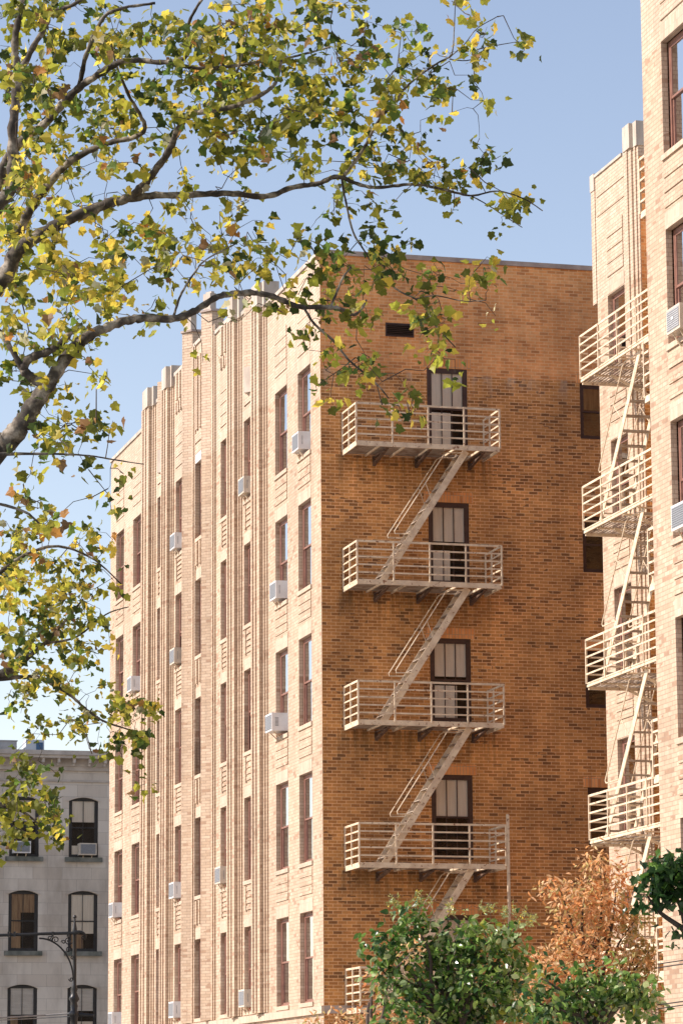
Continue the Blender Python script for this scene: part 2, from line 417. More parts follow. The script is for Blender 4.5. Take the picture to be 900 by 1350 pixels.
# far end, back and the inner face of the parapet
b.add([(0, LEN, 0), (WID, LEN, 0), (WID, LEN, TOP), (0, LEN, TOP)], [(0, 1, 2, 3)])
b.add([(WID, 0, 0), (WID, LEN, 0), (WID, LEN, TOP), (WID, 0, TOP)], [(0, 1, 2, 3)])
b.add([(.35, .3, 20.4), (.35, LEN-.3, 20.4), (.35, LEN-.3, TOP), (.35, .3, TOP)], [(0, 1, 2, 3)])
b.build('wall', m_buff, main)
EX0, EX1 = 2.53, 3.50
opsE = [(EX0, EX1, h-1.93, h-.02) for h in (18.70, 15.55, 12.40, 9.29, 6.14)] + [(6.24, 7.24, h-1.32, h) for h in (18.50, 15.35, 12.2, 9.05, 5.9)]
b = MB(); b.box((.55, .55, .05), (WID-.05, LEN-.05, 20.05)); b.build('dark_interior', m_dark, main)
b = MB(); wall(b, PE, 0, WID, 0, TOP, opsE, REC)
b.add([(.3, .35, 20.4), (WID, .35, 20.4), (WID, .35, TOP), (.3, .35, TOP)], [(0, 1, 2, 3)])
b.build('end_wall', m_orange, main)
b = MB(); b.box((.35, .35, 20.1), (WID-.01, LEN-.01, 20.4)); b.build('roof', m_roof, main)
# coping
b = MB(); b.box((.02, -.05, TOP), (WID, .36, TOP+.11)); b.build('coping', m_coping, main)
for y0, y1, zt in ((-.045, 5.13, TOP+.001), (19.92, LEN+.04, TOP+.001), (6.26, 7.8, 21.62), (8.9, 10.98, 21.85), (11.95, 13.5, 22.10), (14.37, 15.98, 21.85), (17.05, 18.4, 21.62)):
    b = MB(); b.box((-.04, y0, zt+.002), (.37, y1, zt+.10)); b.build('coping', m_stone, main)
# belt course
b = MB(); b.box((-.07, -.07, 3.93), (-.002, LEN+.05, 4.10)); b.build('belt_course', m_sold, main)
b = MB(); b.box((-.002, -.07, 3.93), (WID, -.002, 4.10)); b.build('belt_course', m_coping, main)
# lintels + spandrels on the street side
for ci, c in enumerate(cols9):
    for ri, h in enumerate(HEADS):
        bl = MB(); bs_ = MB(); bl.box((-.008, c-.6, h+.083), (-.001, c+.6, h+.36)); bl.build('lintel', m_sold, main)
        zl = h+.46; zh = h+3.15-1.95-.13 if ri < 4 else h+1.55
        if ci in (0, 1, 7, 8):                         # four raised courses
            n = 3 if ri < 4 else 4
            hh = min((zh-zl)/n, .28) if ri == 4 else (zh-zl)/n
            for k in range(n): bs_.box((-.018, c-.59, zl+k*hh+.012), (-.002, c+.59, zl+(k+1)*hh-.012))
        elif ci == 4:                                  # three ribs
            z2 = zh if ri < 4 else 21.75
            if ri == 4: zl = 19.75
            for k in range(3): bs_.box((-.05, c-.48+k*.38, zl), (-.002, c-.33+k*.38, z2))
            if ri == 4:
                for k in range(2): bs_.box((-.03, c-.58, 19.12+k*.30), (-.002, c+.58, 19.36+k*.30))
        elif ci in (2, 6):
            if ri < 4:
                bs_.box((-.04, c-.42, zl), (-.002, c-.30, zh)); bs_.box((-.04, c+.30, zl), (-.002, c+.42, zh))
                for k in range(4): bs_.box((-.028, c-.26, zl+k*(zh-zl)/4+.03), (-.002, c+.26, zl+(k+1)*(zh-zl)/4-.03))
            else: bs_.box((-.03, c-.5, zl), (-.002, c+.5, zl+.22))
        else:
            if ri < 4:
                bs_.box((-.04, c-.50, zl), (-.002, c-.36, zh)); bs_.box((-.04, c+.30, zl), (-.002, c+.42, zh))
                for k in range(5): bs_.box((-.028, c-.32, zl+k*(zh-zl)/5+.02), (-.002, c+.26, zl+(k+1)*(zh-zl)/5-.03))
            else:
                for k in range(4): bs_.box((-.02, c-.58, zl+k*.3), (-.002, c+.58, zl+k*.3+.27))
                for k in range(4): bs_.box((-.05, c-.5+k*.3, 20.75), (-.002, c-.36+k*.3, 21.05)) 
                for k in range(3): bs_.box((-.05, c-.5+k*.4, 21.12), (-.002, c-.3+k*.4, 21.83))
        bs_.build('spandrel_panel', m_buff, main)
# fluted piers; profile given near -> far as (y, protrusion)
def pier(prof, z0, z1, cap=None, capz=None):
    p = [(0.004, prof[0][0])] + [(-d, y) for y, d in prof] + [(0.004, prof[-1][0])]
    b = MB(); b.prism([(x, y) for x, y in p], z0, z1); o = b.build('pilaster', m_buff, main)
    if cap:
        g = .012
        ya, yb_ = prof[0][0], prof[-1][0]; sp_ = yb_-ya
        pts = [(.30, ya-g), (-.09, ya-g), (-.09, ya+.17*sp_), (-.215, ya+.17*sp_), (-.215, yb_-.25*sp_), (-.15, yb_-.25*sp_), (-.15, yb_+g), (.30, yb_+g)]
        b = MB(); b.prism(pts, cap[0], cap[1]); b.build('stone_cap', m_stone, o)
    return o
def flute(y0, y1):
    s = y1-y0
    return [(y0, .035), (y0+.10*s, .035), (y0+.10*s, .075), (y0+.2*s, .075), (y0+.2*s, .165), (y0+.46*s, .165), (y0+.46*s, .20), (y0+.62*s, .20), (y0+.62*s, .235), (y0+.76*s, .235),
            (y0+.76*s, .16), (y0+.88*s, .16), (y0+.88*s, .06), (y1, .06)]
pier(flute(5.15, 6.22), 4.12, 21.25, (21.25, 21.88))
pier(flute(7.86, 8.86), 4.12, 21.6, (21.6, 22.18))
pier(flute(16.08, 17.0), 4.12, 21.6, (21.6, 22.2))
pier(flute(18.55, 19.8), 4.12, 21.6, (21.6, 22.15))
# the two tall wedge piers either side of the middle window line
def wedge(yb, ztop):
    # yb = near foot; 45 degree nose
    prof = [(yb-.42, .04), (yb-.34, .04), (yb-.34, .015), (yb-.22, .015), (yb-.22, .05), (yb-.1, .05), (yb-.1, .02), (yb, .02), (yb+.26, .245), (yb+.52, .02), (yb+.62, .02), (yb+.62, .05), (yb+.72, .05)]
    pp = [(0.004, prof[0][0])] + [(-d, y) for y, d in prof] + [(0.004, prof[-1][0])]
    b = MB(); b.prism(pp, 4.12, 22.15)
    b.prism([(.30, yb-.02), (.02-.04, yb-.02), (-.245, yb+.26), (-.02, yb+.54), (.30, yb+.54)], 22.15, ztop)
    o = b.build('pilaster', m_buff, main)
    b = MB(); b.prism([(.36, yb-.10), (-.06, yb-.08), (-.29, yb+.26), (-.06, yb+.6), (.36, yb+.62)], ztop+.002, ztop+.06); b.build('coping', m_coping, o)
    b = MB()
    b.prism([(.10, yb+.02), (-.06, yb+.02), (-.20, yb+.24), (-.06, yb+.46), (.10, yb+.46)], ztop+.062, ztop+.50)
    b.prism([(.06, yb+.06), (-.02, yb+.06), (-.13, yb+.24), (-.02, yb+.42), (.06, yb+.42)], ztop+.50, ztop+.56)
    b.build('stone_finial', m_stone, o)
wedge(11.27, 22.58); wedge(13.66, 22.58)
# small hanging wedge piers over lines 3 and 7
for c in (7.07, 17.72):
    y = c-.30
    b = MB(); b.prism([(.004, y), (-.02, y), (-.16, y+.2), (-.02, y+.4), (.004, y+.4)], 20.1, 22.05); o = b.build('pilaster', m_buff, main)
    b = MB(); b.prism([(.004, y), (-.025, y), (-.165, y+.2), (-.025, y+.4), (.004, y+.4)], 19.45, 20.1-.002); b.build('stone_pendant', m_stone, o)
# windows on the street side
R2 = random.Random(3)
for ci, c in enumerate(cols9):
    for ri, h in enumerate(HEADS_ALL):
        k = R2.random()
        bd = (R2.choice([.25, .45, .48, .55, .7, .95]), R2.choice([m_blind, m_sheer, m_blind, m_curt])) if k < .8 else None
        low = not ((ci == 4 and ri == 3) or (ci == 2 and ri == 3) or (ci==5 and ri==4))
        z0, z1 = (h-1.95, h+.08) if ri else (.95, 3.15)
        window(main, PF, c-.6, c+.6, z0, z1, REC, m_frame, bars=0, blind=bd, sill=m_sold if ri else m_stone, lower=low, fw=.06, lowb=(0, 1, .45, m_blind) if k < .3 and low else None)
b = MB(); b.box((-.03, 12.12, 18.86), (-.004, 13.22, 19.1)); b.box((.0, 0, 0), (.001, .001, .001)) if False else None
b.build('vent_panel', m_white, main)
# end wall windows
for i, o in enumerate(opsE[:5]):
    ww = window(main, PE, *o, .012, m_dframe, bars=2, blind=([.46, .47, .45, .50, .46][i], m_sheer), fw=.075, glass=m_clear, lowb=[(0, .62, .42, m_sheer), (0, .55, .38, m_sheer), (0, .7, .4, m_sheer), None, None][i])
for o in opsE[5:]:
    window(main, PE, *o, REC-.05, m_dframe, bars=0, blind=(.45, m_curt) if o[3] > 18 else None, fw=.07)  # brown cloth in the top window stands in for a brick-coloured reflection
for o in opsE:
    b = MB(); b.box((o[0]-.10, -.006, o[3]+.003), (o[1]+.10, -.001, o[3]+.24)); b.build('lintel', m_osold, main)
# louvre
b = MB(); b.box((1.55, -.02, 19.37), (2.23, -.002, 19.40)); b.box((1.55, -.02, 19.66), (2.23, -.002, 19.69)); b.box((1.55, -.02, 19.40), (1.58, -.002, 19.66)); b.box((2.2, -.02, 19.40), (2.23, -.002, 19.66))
for k in range(6): b.bar((1.58, -.03, 19.42+k*.043), (2.2, -.03, 19.42+k*.043), .035, .006, Vector((0, -.6, .8)))
lv = b.build('louvre_vent', m_dframe, main)
b = MB(); b.box((1.58, -.006, 19.40), (2.2, -.003, 19.66)); b.build('backing', m_dark, lv)

# ================================================================== SECOND BUILDING on the right
b2 = tag(empty('apartment_building', (0, -30, 0)), 'buff brick block at the right edge with a set back wing', 'building')
NX, NY = -.25, -22.2; N1 = -48
PN = PX(NX); W2, WY0, WY1, W3 = 4.45, -9.2, -6.45, 4.75
PW = PX(W2)
nc = [-23.72, -26.3, -29.0, -31.6, -34.3, -37, -39.7, -42.3, -45]
opsN = [(c-.62, c+.62, h-1.88, h+.02) for c in nc for h in HEADS]
b = MB(); wall(b, PN, N1, NY, 0, TOP, opsN, REC)
opsW = [(-8.15, -7.1, h-1.95, h-.02) for h in HEADS]
wall(b, PW, WY0, WY1, 0, TOP, opsW, REC)
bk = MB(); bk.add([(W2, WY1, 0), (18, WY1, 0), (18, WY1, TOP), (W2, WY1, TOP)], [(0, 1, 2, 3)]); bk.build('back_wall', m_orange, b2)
b.add([(18, WY1, 0), (18, N1, 0), (18, N1, TOP), (18, WY1, TOP)], [(0, 1, 2, 3)])
b.add([(NX, N1, 0), (18, N1, 0), (18, N1, TOP), (NX, N1, TOP)], [(0, 1, 2, 3)])
b.add([(W3, WY0, 0), (W3, NY, 0), (W3, NY, TOP), (W3, WY0, TOP)], [(0, 1, 2, 3)])
b.box((W2+.003, WY0+.01, TOP), (W2+.3, WY1, TOP+.30)); 
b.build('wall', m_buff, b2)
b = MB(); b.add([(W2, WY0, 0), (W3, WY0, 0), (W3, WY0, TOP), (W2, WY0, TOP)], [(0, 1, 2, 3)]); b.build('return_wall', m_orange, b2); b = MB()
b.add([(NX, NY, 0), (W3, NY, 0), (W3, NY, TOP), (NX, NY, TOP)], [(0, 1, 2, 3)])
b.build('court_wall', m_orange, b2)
b = MB(); b.add([(NX, N1, TOP), (18, N1, TOP), (18, NY, TOP), (NX, NY, TOP)], [(0, 1, 2, 3)])
b.add([(W3, NY, TOP), (18, NY, TOP), (18, WY0, TOP), (W3, WY0, TOP)], [(0, 1, 2, 3)])
b.add([(W2+.3, WY0, TOP), (18, WY0, TOP), (18, WY1, TOP), (W2+.3, WY1, TOP)], [(0, 1, 2, 3)])
b.build('roof', m_roof, b2)
b = MB(); b.box((NX+.55, N1+.05, .05), (17.9, NY-.05, 21.0)); b.box((W2+.55, NY-.05, .05), (17.9, WY1-.05, 21.0)); b.build('dark_interior', m_dark, b2)
b = MB(); b.box((W2-.03, WY0+1.02, TOP+.302), (W2+.32, WY1+.0, TOP+.36)); b.build('coping', m_stone, b2); b = MB(); b.box((NX-.04, N1, TOP+.002), (NX+.3, NY+.03, TOP+.1)); b.build('coping', m_stone, b2)
# thin corbelled pier on the far corner and its cap
b = MB(); b.box((W2-.02, WY1+.004, 18.75), (W2+.2, WY1+.24, 21.25)); o = b.build('pilaster', m_buff, b2)
b = MB(); b.box((W2-.035, WY1+.006, 21.252), (W2+.22, WY1+.26, 21.62)); b.build('stone_cap', m_stone, o)
# fluted corner pier
prof = [(-9.2, .02), (-9.1, .02), (-9.1, .05), (-8.96, .05), (-8.96, .09), (-8.78, .09), (-8.78, .12), (-8.6, .12), (-8.6, .07), (-8.45, .07), (-8.45, .03), (-8.36, .03)]
pp = [(W2+.004, prof[0][0]+.003)] + [(W2-d, y+.003) for y, d in prof] + [(W2+.004, prof[-1][0])]
b = MB(); b.prism(pp, .1, 21.45); o = b.build('pilaster', m_buff, b2)
b = MB(); b.prism([(W2+.32, -9.22), (W2-.06, -9.22), (W2-.06, -9.0), (W2-.14, -9.0), (W2-.14, -8.6), (W2-.05, -8.6), (W2-.05, -8.34), (W2+.32, -8.34)], 21.452, 21.98); b.build('stone_cap', m_stone, o)
for ri, h in enumerate(HEADS):
    for X_, a, c_, zo, top in [(W2, -8.15, -7.1, 0, 1.35 if ri < 4 else 1.5)] + [(NX, c-.62, c+.62, .023, 3.15-1.88-.16 if ri < 4 else 1.5) for c in nc]:
        bl = MB(); bl.box((X_-.008, a, h+zo), (X_-.001, c_, h+zo+.28)); bl.build('lintel', m_sold, b2)
        zl = h+.36; zh = h+top; bs_ = MB()
        if X_ == W2 and ri < 4: zh = h+.36+.72
        for k in range(3 if X_ == NX and ri < 4 else 4):
            q_ = (zh-zl)/(3 if X_ == NX and ri < 4 else 4); bs_.box((X_-.02, a+.02, zl+k*q_+.014), (X_-.002, c_-.02, zl+(k+1)*q_-.014))
        bs_.build('spandrel_panel', m_buff, b2)
for z in (20.62, 21.05):
    bs_ = MB(); bs_.box((W2-.018, -8.3, z), (W2-.002, WY1-.08, z+.40)); bs_.build('raised_panel', m_buff, b2)
# broad flat pier between the near corner and the first window line
for i, o in enumerate(opsN):
    k = R2.random()
    window(b2, PN, *o, REC+.02, m_frame, bars=0, blind=(R2.choice([.3, .5, .8]), m_blind) if k < .7 else None, sill=m_sold, fw=.07)
for o in opsW: window(b2, PW, *o, REC, m_frame, bars=0, blind=(.9, m_blind), fw=.06)

# ================================================================== FIRE ESCAPES
def railing(par, pts, z0, h, n=5, posts=None, name='railing'):
    b = MB()
    for k in range(n):
        z = z0+h*(k+1)/n if k < n-1 else z0+h
        for p, q in zip(pts[:-1], pts[1:]): b.bar((p[0], p[1], z), (q[0], q[1], z), .016, .034 if k < n-1 else .045)
    for p in posts: b.bar((p[0], p[1], z0-.02), (p[0], p[1], z0+h+.015), .034, .034, Vector((0, 1, 0)))
    return b.build(name, m_esc, par)
def stair(par, p0, p1, width_vec, hr=.46):
    """p0 lower end, p1 upper end of the front stringer; width_vec to the second stringer"""
    p0 = Vector(p0); p1 = Vector(p1); wv = Vector(width_vec)
    root = None
    b = MB(); side = wv.normalized()
    for s in (Vector(), wv): b.bar(p0+s, p1+s, .018, .15, Vector((0, 0, 1)))
    # channel lips
    root = b.build('stair', m_esc, par)
    n = 12; d = (p1-p0); d.z = 0; d.normalize()
    for i in range(n):
        c = p0.lerp(p1, (i+.6)/n); b = MB()
        b.bar(c+wv*.03, c+wv*.97, .20, .022, Vector((0, 0, 1))); b.build('tread', m_under, root)
    dz = p1.z-p0.z; off = -d*hr
    for s_ in (Vector(), wv):
        b = MB()
        e = p0.lerp(p1, .985)+s_; a = p0.lerp(p1, .36)+s_
        hi = e+off; lo = a+off
        pth = [a, a.lerp(lo, .9), lo.lerp(hi, .03), lo.lerp(hi, .5), lo.lerp(hi, .97), hi.lerp(e, .12), e]
        b.tube(pth, .014, 6)
        m1 = p0.lerp(p1, .60)+s_; b.bar(m1, lo.lerp(hi, .62), .012, .012)
        b.build('handrail', m_esc, root)
    return root
ZB = [7.13+3.15*k for k in range(-1, 4)]
fe = tag(empty('fire_escape', (0, 0, 0)), 'cream fire escape zigzagging down the shaded orange end wall', 'fire escape', )
X0, X1, YB = .50, 3.87, -1.25
for i, z in enumerate(ZB):
    b = MB()
    b.box((X0, YB, z-.07), (X1, YB+.03, z+.045)); b.box((X0, YB+.03, z-.07), (X0+.03, -.01, z+.045)); b.box((X1-.03, YB+.03, z-.07), (X1, -.01, z+.045))
    for x in np.linspace(X0+.55, X1-.45, 5): b.box((x-.02, YB+.03, z-.065), (x+.02, -.01, z-.02))
    ld = b.build('landing', m_esc, fe)
    for x in (X0+.75, X0+1.75, X1-.35):
        b = MB(); b.bar((x, YB+.25, z-.09), (x, -.03, z-.24), .07, .05); b.bar((x, YB+.1, z-.085), (x, -.03, z-.085), .07, .03); b.bar((x, -.03, z-.07), (x, -.03, z-.28), .07, .04, Vector((0,1,0))); b.build('bracket', m_brk, ld)
    b = MB()
    # slatted floor, with the stair hole at the right for the flight going down
    for k in range(22):
        y = YB+.05+k*.0535; x1 = X1-.04 if (y > -.35) else 2.70
        b.box((X0+.03, y, z-.018), (x1, y+.042, z-.006))
        if y <= -.35: b.box((3.42, y, z-.018), (X1-.04, y+.042, z-.006))
    b.build('floor_slats', m_under, ld)
    n5 = [(X0, -.03), (X0, YB), (X1, YB), (X1, -.03)]
    px = np.linspace(X0, X1, 5)
    railing(ld, n5, z+.02, .885, 5, [(X0, -.04), (X0, YB)] + [(x, YB) for x in px[1:]] + [(X1, -.5), (X1, -.04), (X0, -.62)])
    if i: stair(fe, (1.12, -1.08, z-3.15+.03), (3.12, -1.08, z-.06), (0, .58, 0))
b = MB(); b.bar((4.03, -.95, ZB[1]-.05), (4.03, -.95, 3.9), .04, .04, Vector((0,1,0))); b.build('ladder_guide', m_brk, fe)
b = MB(); b.bar((3.92, YB, ZB[1]+1.15), (3.92, YB, 3.9), .055, .055, Vector((0,1,0)))
b.bar((3.92, YB, ZB[1]+.9), (3.92, -.03, ZB[1]+.9), .03, .04)
b.build('ladder_guide', m_esc, fe)

fb = tag(empty('fire_escape', (4.45, -10, 0)), 'white fire escape in the sunlit recess at the right, landings seen from below', 'fire escape')
BX, BY0, BY1 = 3.25, -8.71, -13.2
for i, z0 in enumerate(ZB):
    z = z0-.12
    b = MB()
    b.box((BX, BY1, z+.0), (BX+.03, BY0, z+.045)); b.box((BX+.0, BY1, z+.062), (BX+.03, BY0, z+.09)); b.box((BX+.012, BY1, z+.045), (BX+.02, BY0, z+.062)); b.box((BX+.03, BY0-.05, z-.05), (W3, BY0, z+.06)); b.box((BX+.03, BY1, z-.05), (W3, BY1+.05, z+.06))
    for y in np.linspace(BY0-.75, BY1+.6, 5): b.box((BX+.03, y-.03, z-.03), (W3-.01, y+.03, z+.0))
    for y in (BY0-1.0, BY0-2.4, BY1+.8):
        b.bar((BX+.3, y, z-.06), (W3-.03, y, z-.6), .04, .05)
    ld = b.build('landing', m_esc, fb)
    b = MB()
    for k in range(20):
        x = BX+.05+k*.075
        if x > W3-.05: break
        spans = [(BY1+.05, BY0-.06)] if x > 3.95 or x < 3.3 else [(BY1+.05, -12.3), (-10.6, BY0-.06)]
        for a, c in spans: b.box((x, a, z+.006), (x+.034, c, z+.018))
    b.build('floor_slats', m_under, ld)
    pts = [(W3-.03, BY0), (BX, BY0), (BX, BY1), (W3-.03, BY1)]
    railing(ld, pts, z+.09, .87, 5, [(BX, y) for y in np.linspace(BY0, BY1, 5)] + [(BX+.42, BY0), (BX+.85, BY0), (W3-.04, BY0), (BX+.6, BY1)])
    if i: stair(fb, (3.40, -9.25, z-3.15+.05), (3.40, -11.85, z-.02), (.56, 0, 0), hr=.95)
fc = tag(empty('fire_escape', (1, -22, 0)), 'white fire escape with only its railing ends peeking past the right block corner', 'fire escape')
for i, z0 in enumerate(ZB):
    z = z0-.15
    b = MB(); b.box((.06, -21.15, z-.05), (3.4, -21.12, z+.06)); b.box((.06, NY+.01, z-.05), (.09, -21.15, z+.06)); b.box((3.37, NY+.01, z-.05), (3.4, -21.15, z+.06))
    for x in (.8, 1.7, 2.6): b.bar((x, -21.2, z-.08), (x, NY+.03, z-.4), .05, .04)
    ld = b.build('landing', m_esc, fc)
    b = MB()
    for k in range(18): b.box((.09, NY+.05+k*.055, z-.018), (3.37, NY+.09+k*.055, z-.006))
    b.build('floor_slats', m_under, ld)
    railing(ld, [(.06, NY+.03), (.06, -21.13), (3.38, -21.13), (3.38, NY+.03)], z+.05, .92, 5, [(.06, -21.13), (.06, NY+.05), (1.2, -21.13), (2.3, -21.13), (3.38, -21.13)])
    if i: stair(fc, (1.0, -21.3, z-3.1), (2.9, -21.3, z-.06), (0, -.55, 0))

# ================================================================== GREY ROW HOUSE
g = tag(empty('row_house', (0, 45, 0)), 'grey limestone row house with arched black windows and a bracketed cornice', 'building')
GY = 45; PG = PY(GY); gc = [-4.0, -1.42, .73, 2.86, 5.2]; gh = [13.0, 9.68, 6.38, 3.1]
ops = [(c-.53, c+.53, h-2.13, h) for c in gc for h in gh]
b = MB(); wall(b, PG, -6, 7, 0, 14.1, ops, .16)
b.add([(-6, GY, 0), (-6, GY+14, 0), (-6, GY+14, 14.1), (-6, GY, 14.1)], [(0, 1, 2, 3)])
b.add([(7, GY, 0), (7, GY+14, 0), (7, GY+14, 14.1), (7, GY, 14.1)], [(0, 1, 2, 3)])
b.build('wall', m_lime, g)
b = MB(); b.box((-6, GY+.02, 14.1), (7, GY+14, 14.3)); b.build('roof', m_roof, g)
b = MB(); b.box((-5.95, GY+.5, .05), (6.95, GY+13.9, 14.05)); b.build('dark_interior', m_dark, g)
# arched heads: stone fill above a segmental curve
for o in ops:
    b = MB(); u0, u1, z1 = o[0], o[1], o[3]; n = 10; rise = .13
    for k in range(n):
        a0 = u0+(u1-u0)*k/n; a1 = u0+(u1-u0)*(k+1)/n
        f = lambda u: z1-rise+rise*(1-((u-(u0+u1)/2)/((u1-u0)/2))**2)
        b.add([PG(a0, .001, f(a0)), PG(a1, .001, f(a1)), PG(a1, .001, z1), PG(a0, .001, z1), PG(a0, .16, f(a0)), PG(a1, .16, f(a1))], [(0, 1, 2, 3), (0, 1, 5, 4)])
    b.build('arch_head', m_lime, g)
for o in ops:
    b = MB(); u0, u1, z1 = o[0]-.07, o[1]+.07, o[3]+.03; n = 12
    prev = None
    for k in range(n+1):
        u = u0+(u1-u0)*k/n; z = z1-.15+.15*(1-((u-(u0+u1)/2)/((u1-u0)/2))**2)
        if prev: b.bar((prev[0], GY-.02, prev[1]), (u, GY-.02, z), .05, .055)
        prev = (u, z)
    b.build('hood_moulding', m_lime, g)
blg = [None, (.42, m_blind), (.45, m_curt), (.3, m_blind), (.3, m_blind), None, None, None, (.4, m_sheer), (.35, m_curt), (.5, m_blind), None, (.40, m_sheer), (.72, m_sheer), (.42, m_blind), None, (.5, m_blind), None, None, None]
lbg = {9: (0, .42, .62, m_curt), 13: (0, .55, .24, m_curt), 10: (0, .35, .9, m_curt), 14: (0, 1, .36, m_sheer), 12: (0, 1, .16, m_sheer)}
for i, o in enumerate(ops):
    window(g, PG, *o, .07, m_bframe, bars=1, blind=blg[i], fw=.085, lowb=lbg.get(i), glass=m_clear)
m_soot = plain_mat('soot_stained_sill', (.22, .22, .19), (.09, .10, .08), 2.5, .9)
for o in ops:
    b = MB(); b.box((o[0]-.14, GY-.14, o[2]-.16), (o[1]+.14, GY+.15, o[2]-.003)); b.build('sill', m_soot, g)
b = MB(); b.box((-6.1, GY-.08, 13.95), (7, GY-.002, 14.1)); b.box((-6.1, GY-.05, 13.55), (7, GY-.002, 13.62)); b.box((-6.15, GY-.48, 14.36), (7, GY+.1, 14.46)); b.box((-6.15, GY-.54, 14.463), (7, GY+.1, 14.62)); b.box((-6.12, GY-.12, 14.1), (7, GY+.1, 14.36))
for k in range(22): 
    x = -6+k*.56; b.box((x, GY-.42, 14.20), (x+.09, GY-.125, 14.357))
    b.box((x, GY-.25, 14.10), (x+.09, GY-.125, 14.198))
b.build('cornice', plain_mat('weathered_cornice', (.60, .54, .47), (.42, .37, .32), 2, .85), g)
# a bent pipe and small bracket on the wall
def rooftop():
    b = MB(); b.box((.35, 49, 14.3), (1.08, 49.8, 15.42)); o = b.build('duct_casing', m_metal, loc=(.7, 49.4, 14.3))
    tag(o, 'grey galvanised metal duct box standing on the grey house roof', 'rooftop duct'); o.name = 'rooftop_duct'
    b = MB()
    for z in (14.8, 15.2): b.box((.34, 48.985, z), (1.09, 48.998, z+.03))
    b.box((.32, 48.97, 15.422), (1.11, 49.83, 15.46)); b.build('rib', m_metal, o)
    b = MB(); b.box((1.42, 49, 14.3), (2.1, 49.9, 15.5)); o = b.build('vent_cabinet', m_tank, loc=(1.7, 49.4, 14.3))
    tag(o, 'pale blue vent cabinet on the grey house roof, to the right of the metal duct', 'vent cabinet')
    b = MB(); b.box((1.80, 48.98, 14.9), (2.05, 48.998, 15.4)); b.build('louvre', plain_mat('blue_panel', (.08, .16, .28)), o)
    b = MB(); b.lathe((0.22, 49.3, 14.3), [(0.0, 0), (.09, 0), (.09, .75), (.12, .76), (.12, .86), (.08, .9), (0, .9)], 12); o = b.build('chimney_pot', plain_mat('terracotta', (.45, .2, .1)), loc=(.22, 49.3, 14.3))
    tag(o, 'small terracotta chimney pot left of the metal duct on the grey house roof', 'chimney pot')
    b = MB()
    x0, x1, y0, y1 = 3.0, 4.4, 49, 50.5
    b.add([(x0, y0, 14.3), (x1, y0, 14.3), (x1, y1, 14.3), (x0, y1, 14.3), (x0, y0, 14.75), (x1, y0, 14.75), (x1, y1, 14.75), (x0, y1, 14.75), ((x0+x1)/2, (y0+y1)/2, 15.15)],
          [(0,1,5,4), (1,2,6,5), (2,3,7,6), (3,0,4,7), (4,5,8), (5,6,8), (6,7,8), (7,4,8)])
    o = b.build('skylight', m_white, loc=(3.7, 49.7, 14.3)); tag(o, 'white pyramid skylight on the grey house roof beside the brick corner', 'skylight')
rooftop()

# ================================================================== WINDOW AIR CONDITIONERS
ACG = 'white window air conditioners'
m_cream = plain_mat('yellowed_ac_casing', (.70, .62, .50), (.54, .46, .36), 4, .5, bump=0)
acn = [0]
def ac(P, u, zb, wid, hgt, out, label, logo=False, frac=.5):
    """u centre, zb bottom; sticks out by `out` from the facade plane"""
    base = empty('air_conditioner', P(u, 0, zb)); tag(base, label, 'air conditioner', ACG)
    b = MB(); b.box((u-wid/2, -out, zb), (u+wid/2, .16, zb+hgt), P); acn[0] += 1; c = b.build('casing', m_cream if acn[0] % 3 == 2 else m_white, base)
    b = MB(); b.box((u-wid/2+.04, -out-.006, zb+.04), (u+wid/2-.04, -out-.002, zb+hgt-.04), P); gr = b.build('rear_grille', m_grey, c)
    b = MB()
    for k in range(9):
        z = zb+.06+k*(hgt-.12)/8.; b.box((u-wid/2+.04, -out-.012, z-.003), (u+wid/2-.04, -out-.0065, z+.003), P)
    if logo: b.box((u-.05, -out-.016, zb+hgt*.48), (u+.05, -out-.0125, zb+hgt*.60), P)
    b.build('fin', m_white if logo else m_grey, c)
    for s in (-1, 1):
        b = MB()
        for k in range(7):
            z = zb+.12+k*(hgt-.24)/6.; uu = u+s*(wid/2+.003)
            b.box((uu-.002, -out+.08, z-.007), (uu+.002, -out*.45, z+.007), P)
        b.build('side_louvre', m_grey, base)
        b = MB(); b.bar(P(u+s*wid*.25, -out*.7, zb-.012), P(u+s*wid*.25, -.01, zb-.20), .03, .02); b.build('support_bracket', m_esc, base)
    return base
rown = ['top row', 'second row down', 'third row down', 'fourth row down', 'fifth row down']
coln = ['leftmost window line of the buff facade', 'second window line from the left', 'third window line from the left', 'fourth window line from the left', 'middle window line', 'fourth window line from the corner', 'third window line from the corner', 'second window line from the corner', 'window line nearest the corner']
for (cf, rt) in ((0, 0), (2, 0), (5, 0), (1, 1), (5, 1), (7, 1), (1, 2), (3, 3), (5, 3), (8, 3), (2, 4), (5, 4), (8, 4)):
    # cf = index in cols9 (0 is nearest the corner), rt = row from the top
    h = HEADS[4-rt]; c = cols9[cf]
    big = (cf, rt) == (1, 2)
    ac(PF, c+(.12 if cf < 5 else .15), h-1.86, .62 if not big else .66, .42, .19 if not big else .30,
       'white air conditioner, %s, %s' % (coln[8-cf], rown[rt]))
for h, q, lg in ((HEADS[3], 'upper', True), (HEADS[2], 'lower', False)):
    ac(PN, -23.86, h-1.84, .60, .40, .20, 'large white air conditioner at the right edge of the photo, the %s of two' % q, lg)
def gac(u, zb, label):
    ac(PG, u, zb, .62, .42, .28, label)
gac(.62, 10.98, 'white air conditioner in the grey house, upper left window behind leaves'); gac(2.98, 10.94, 'white air conditioner in the grey house, upper right window beside the brick block')

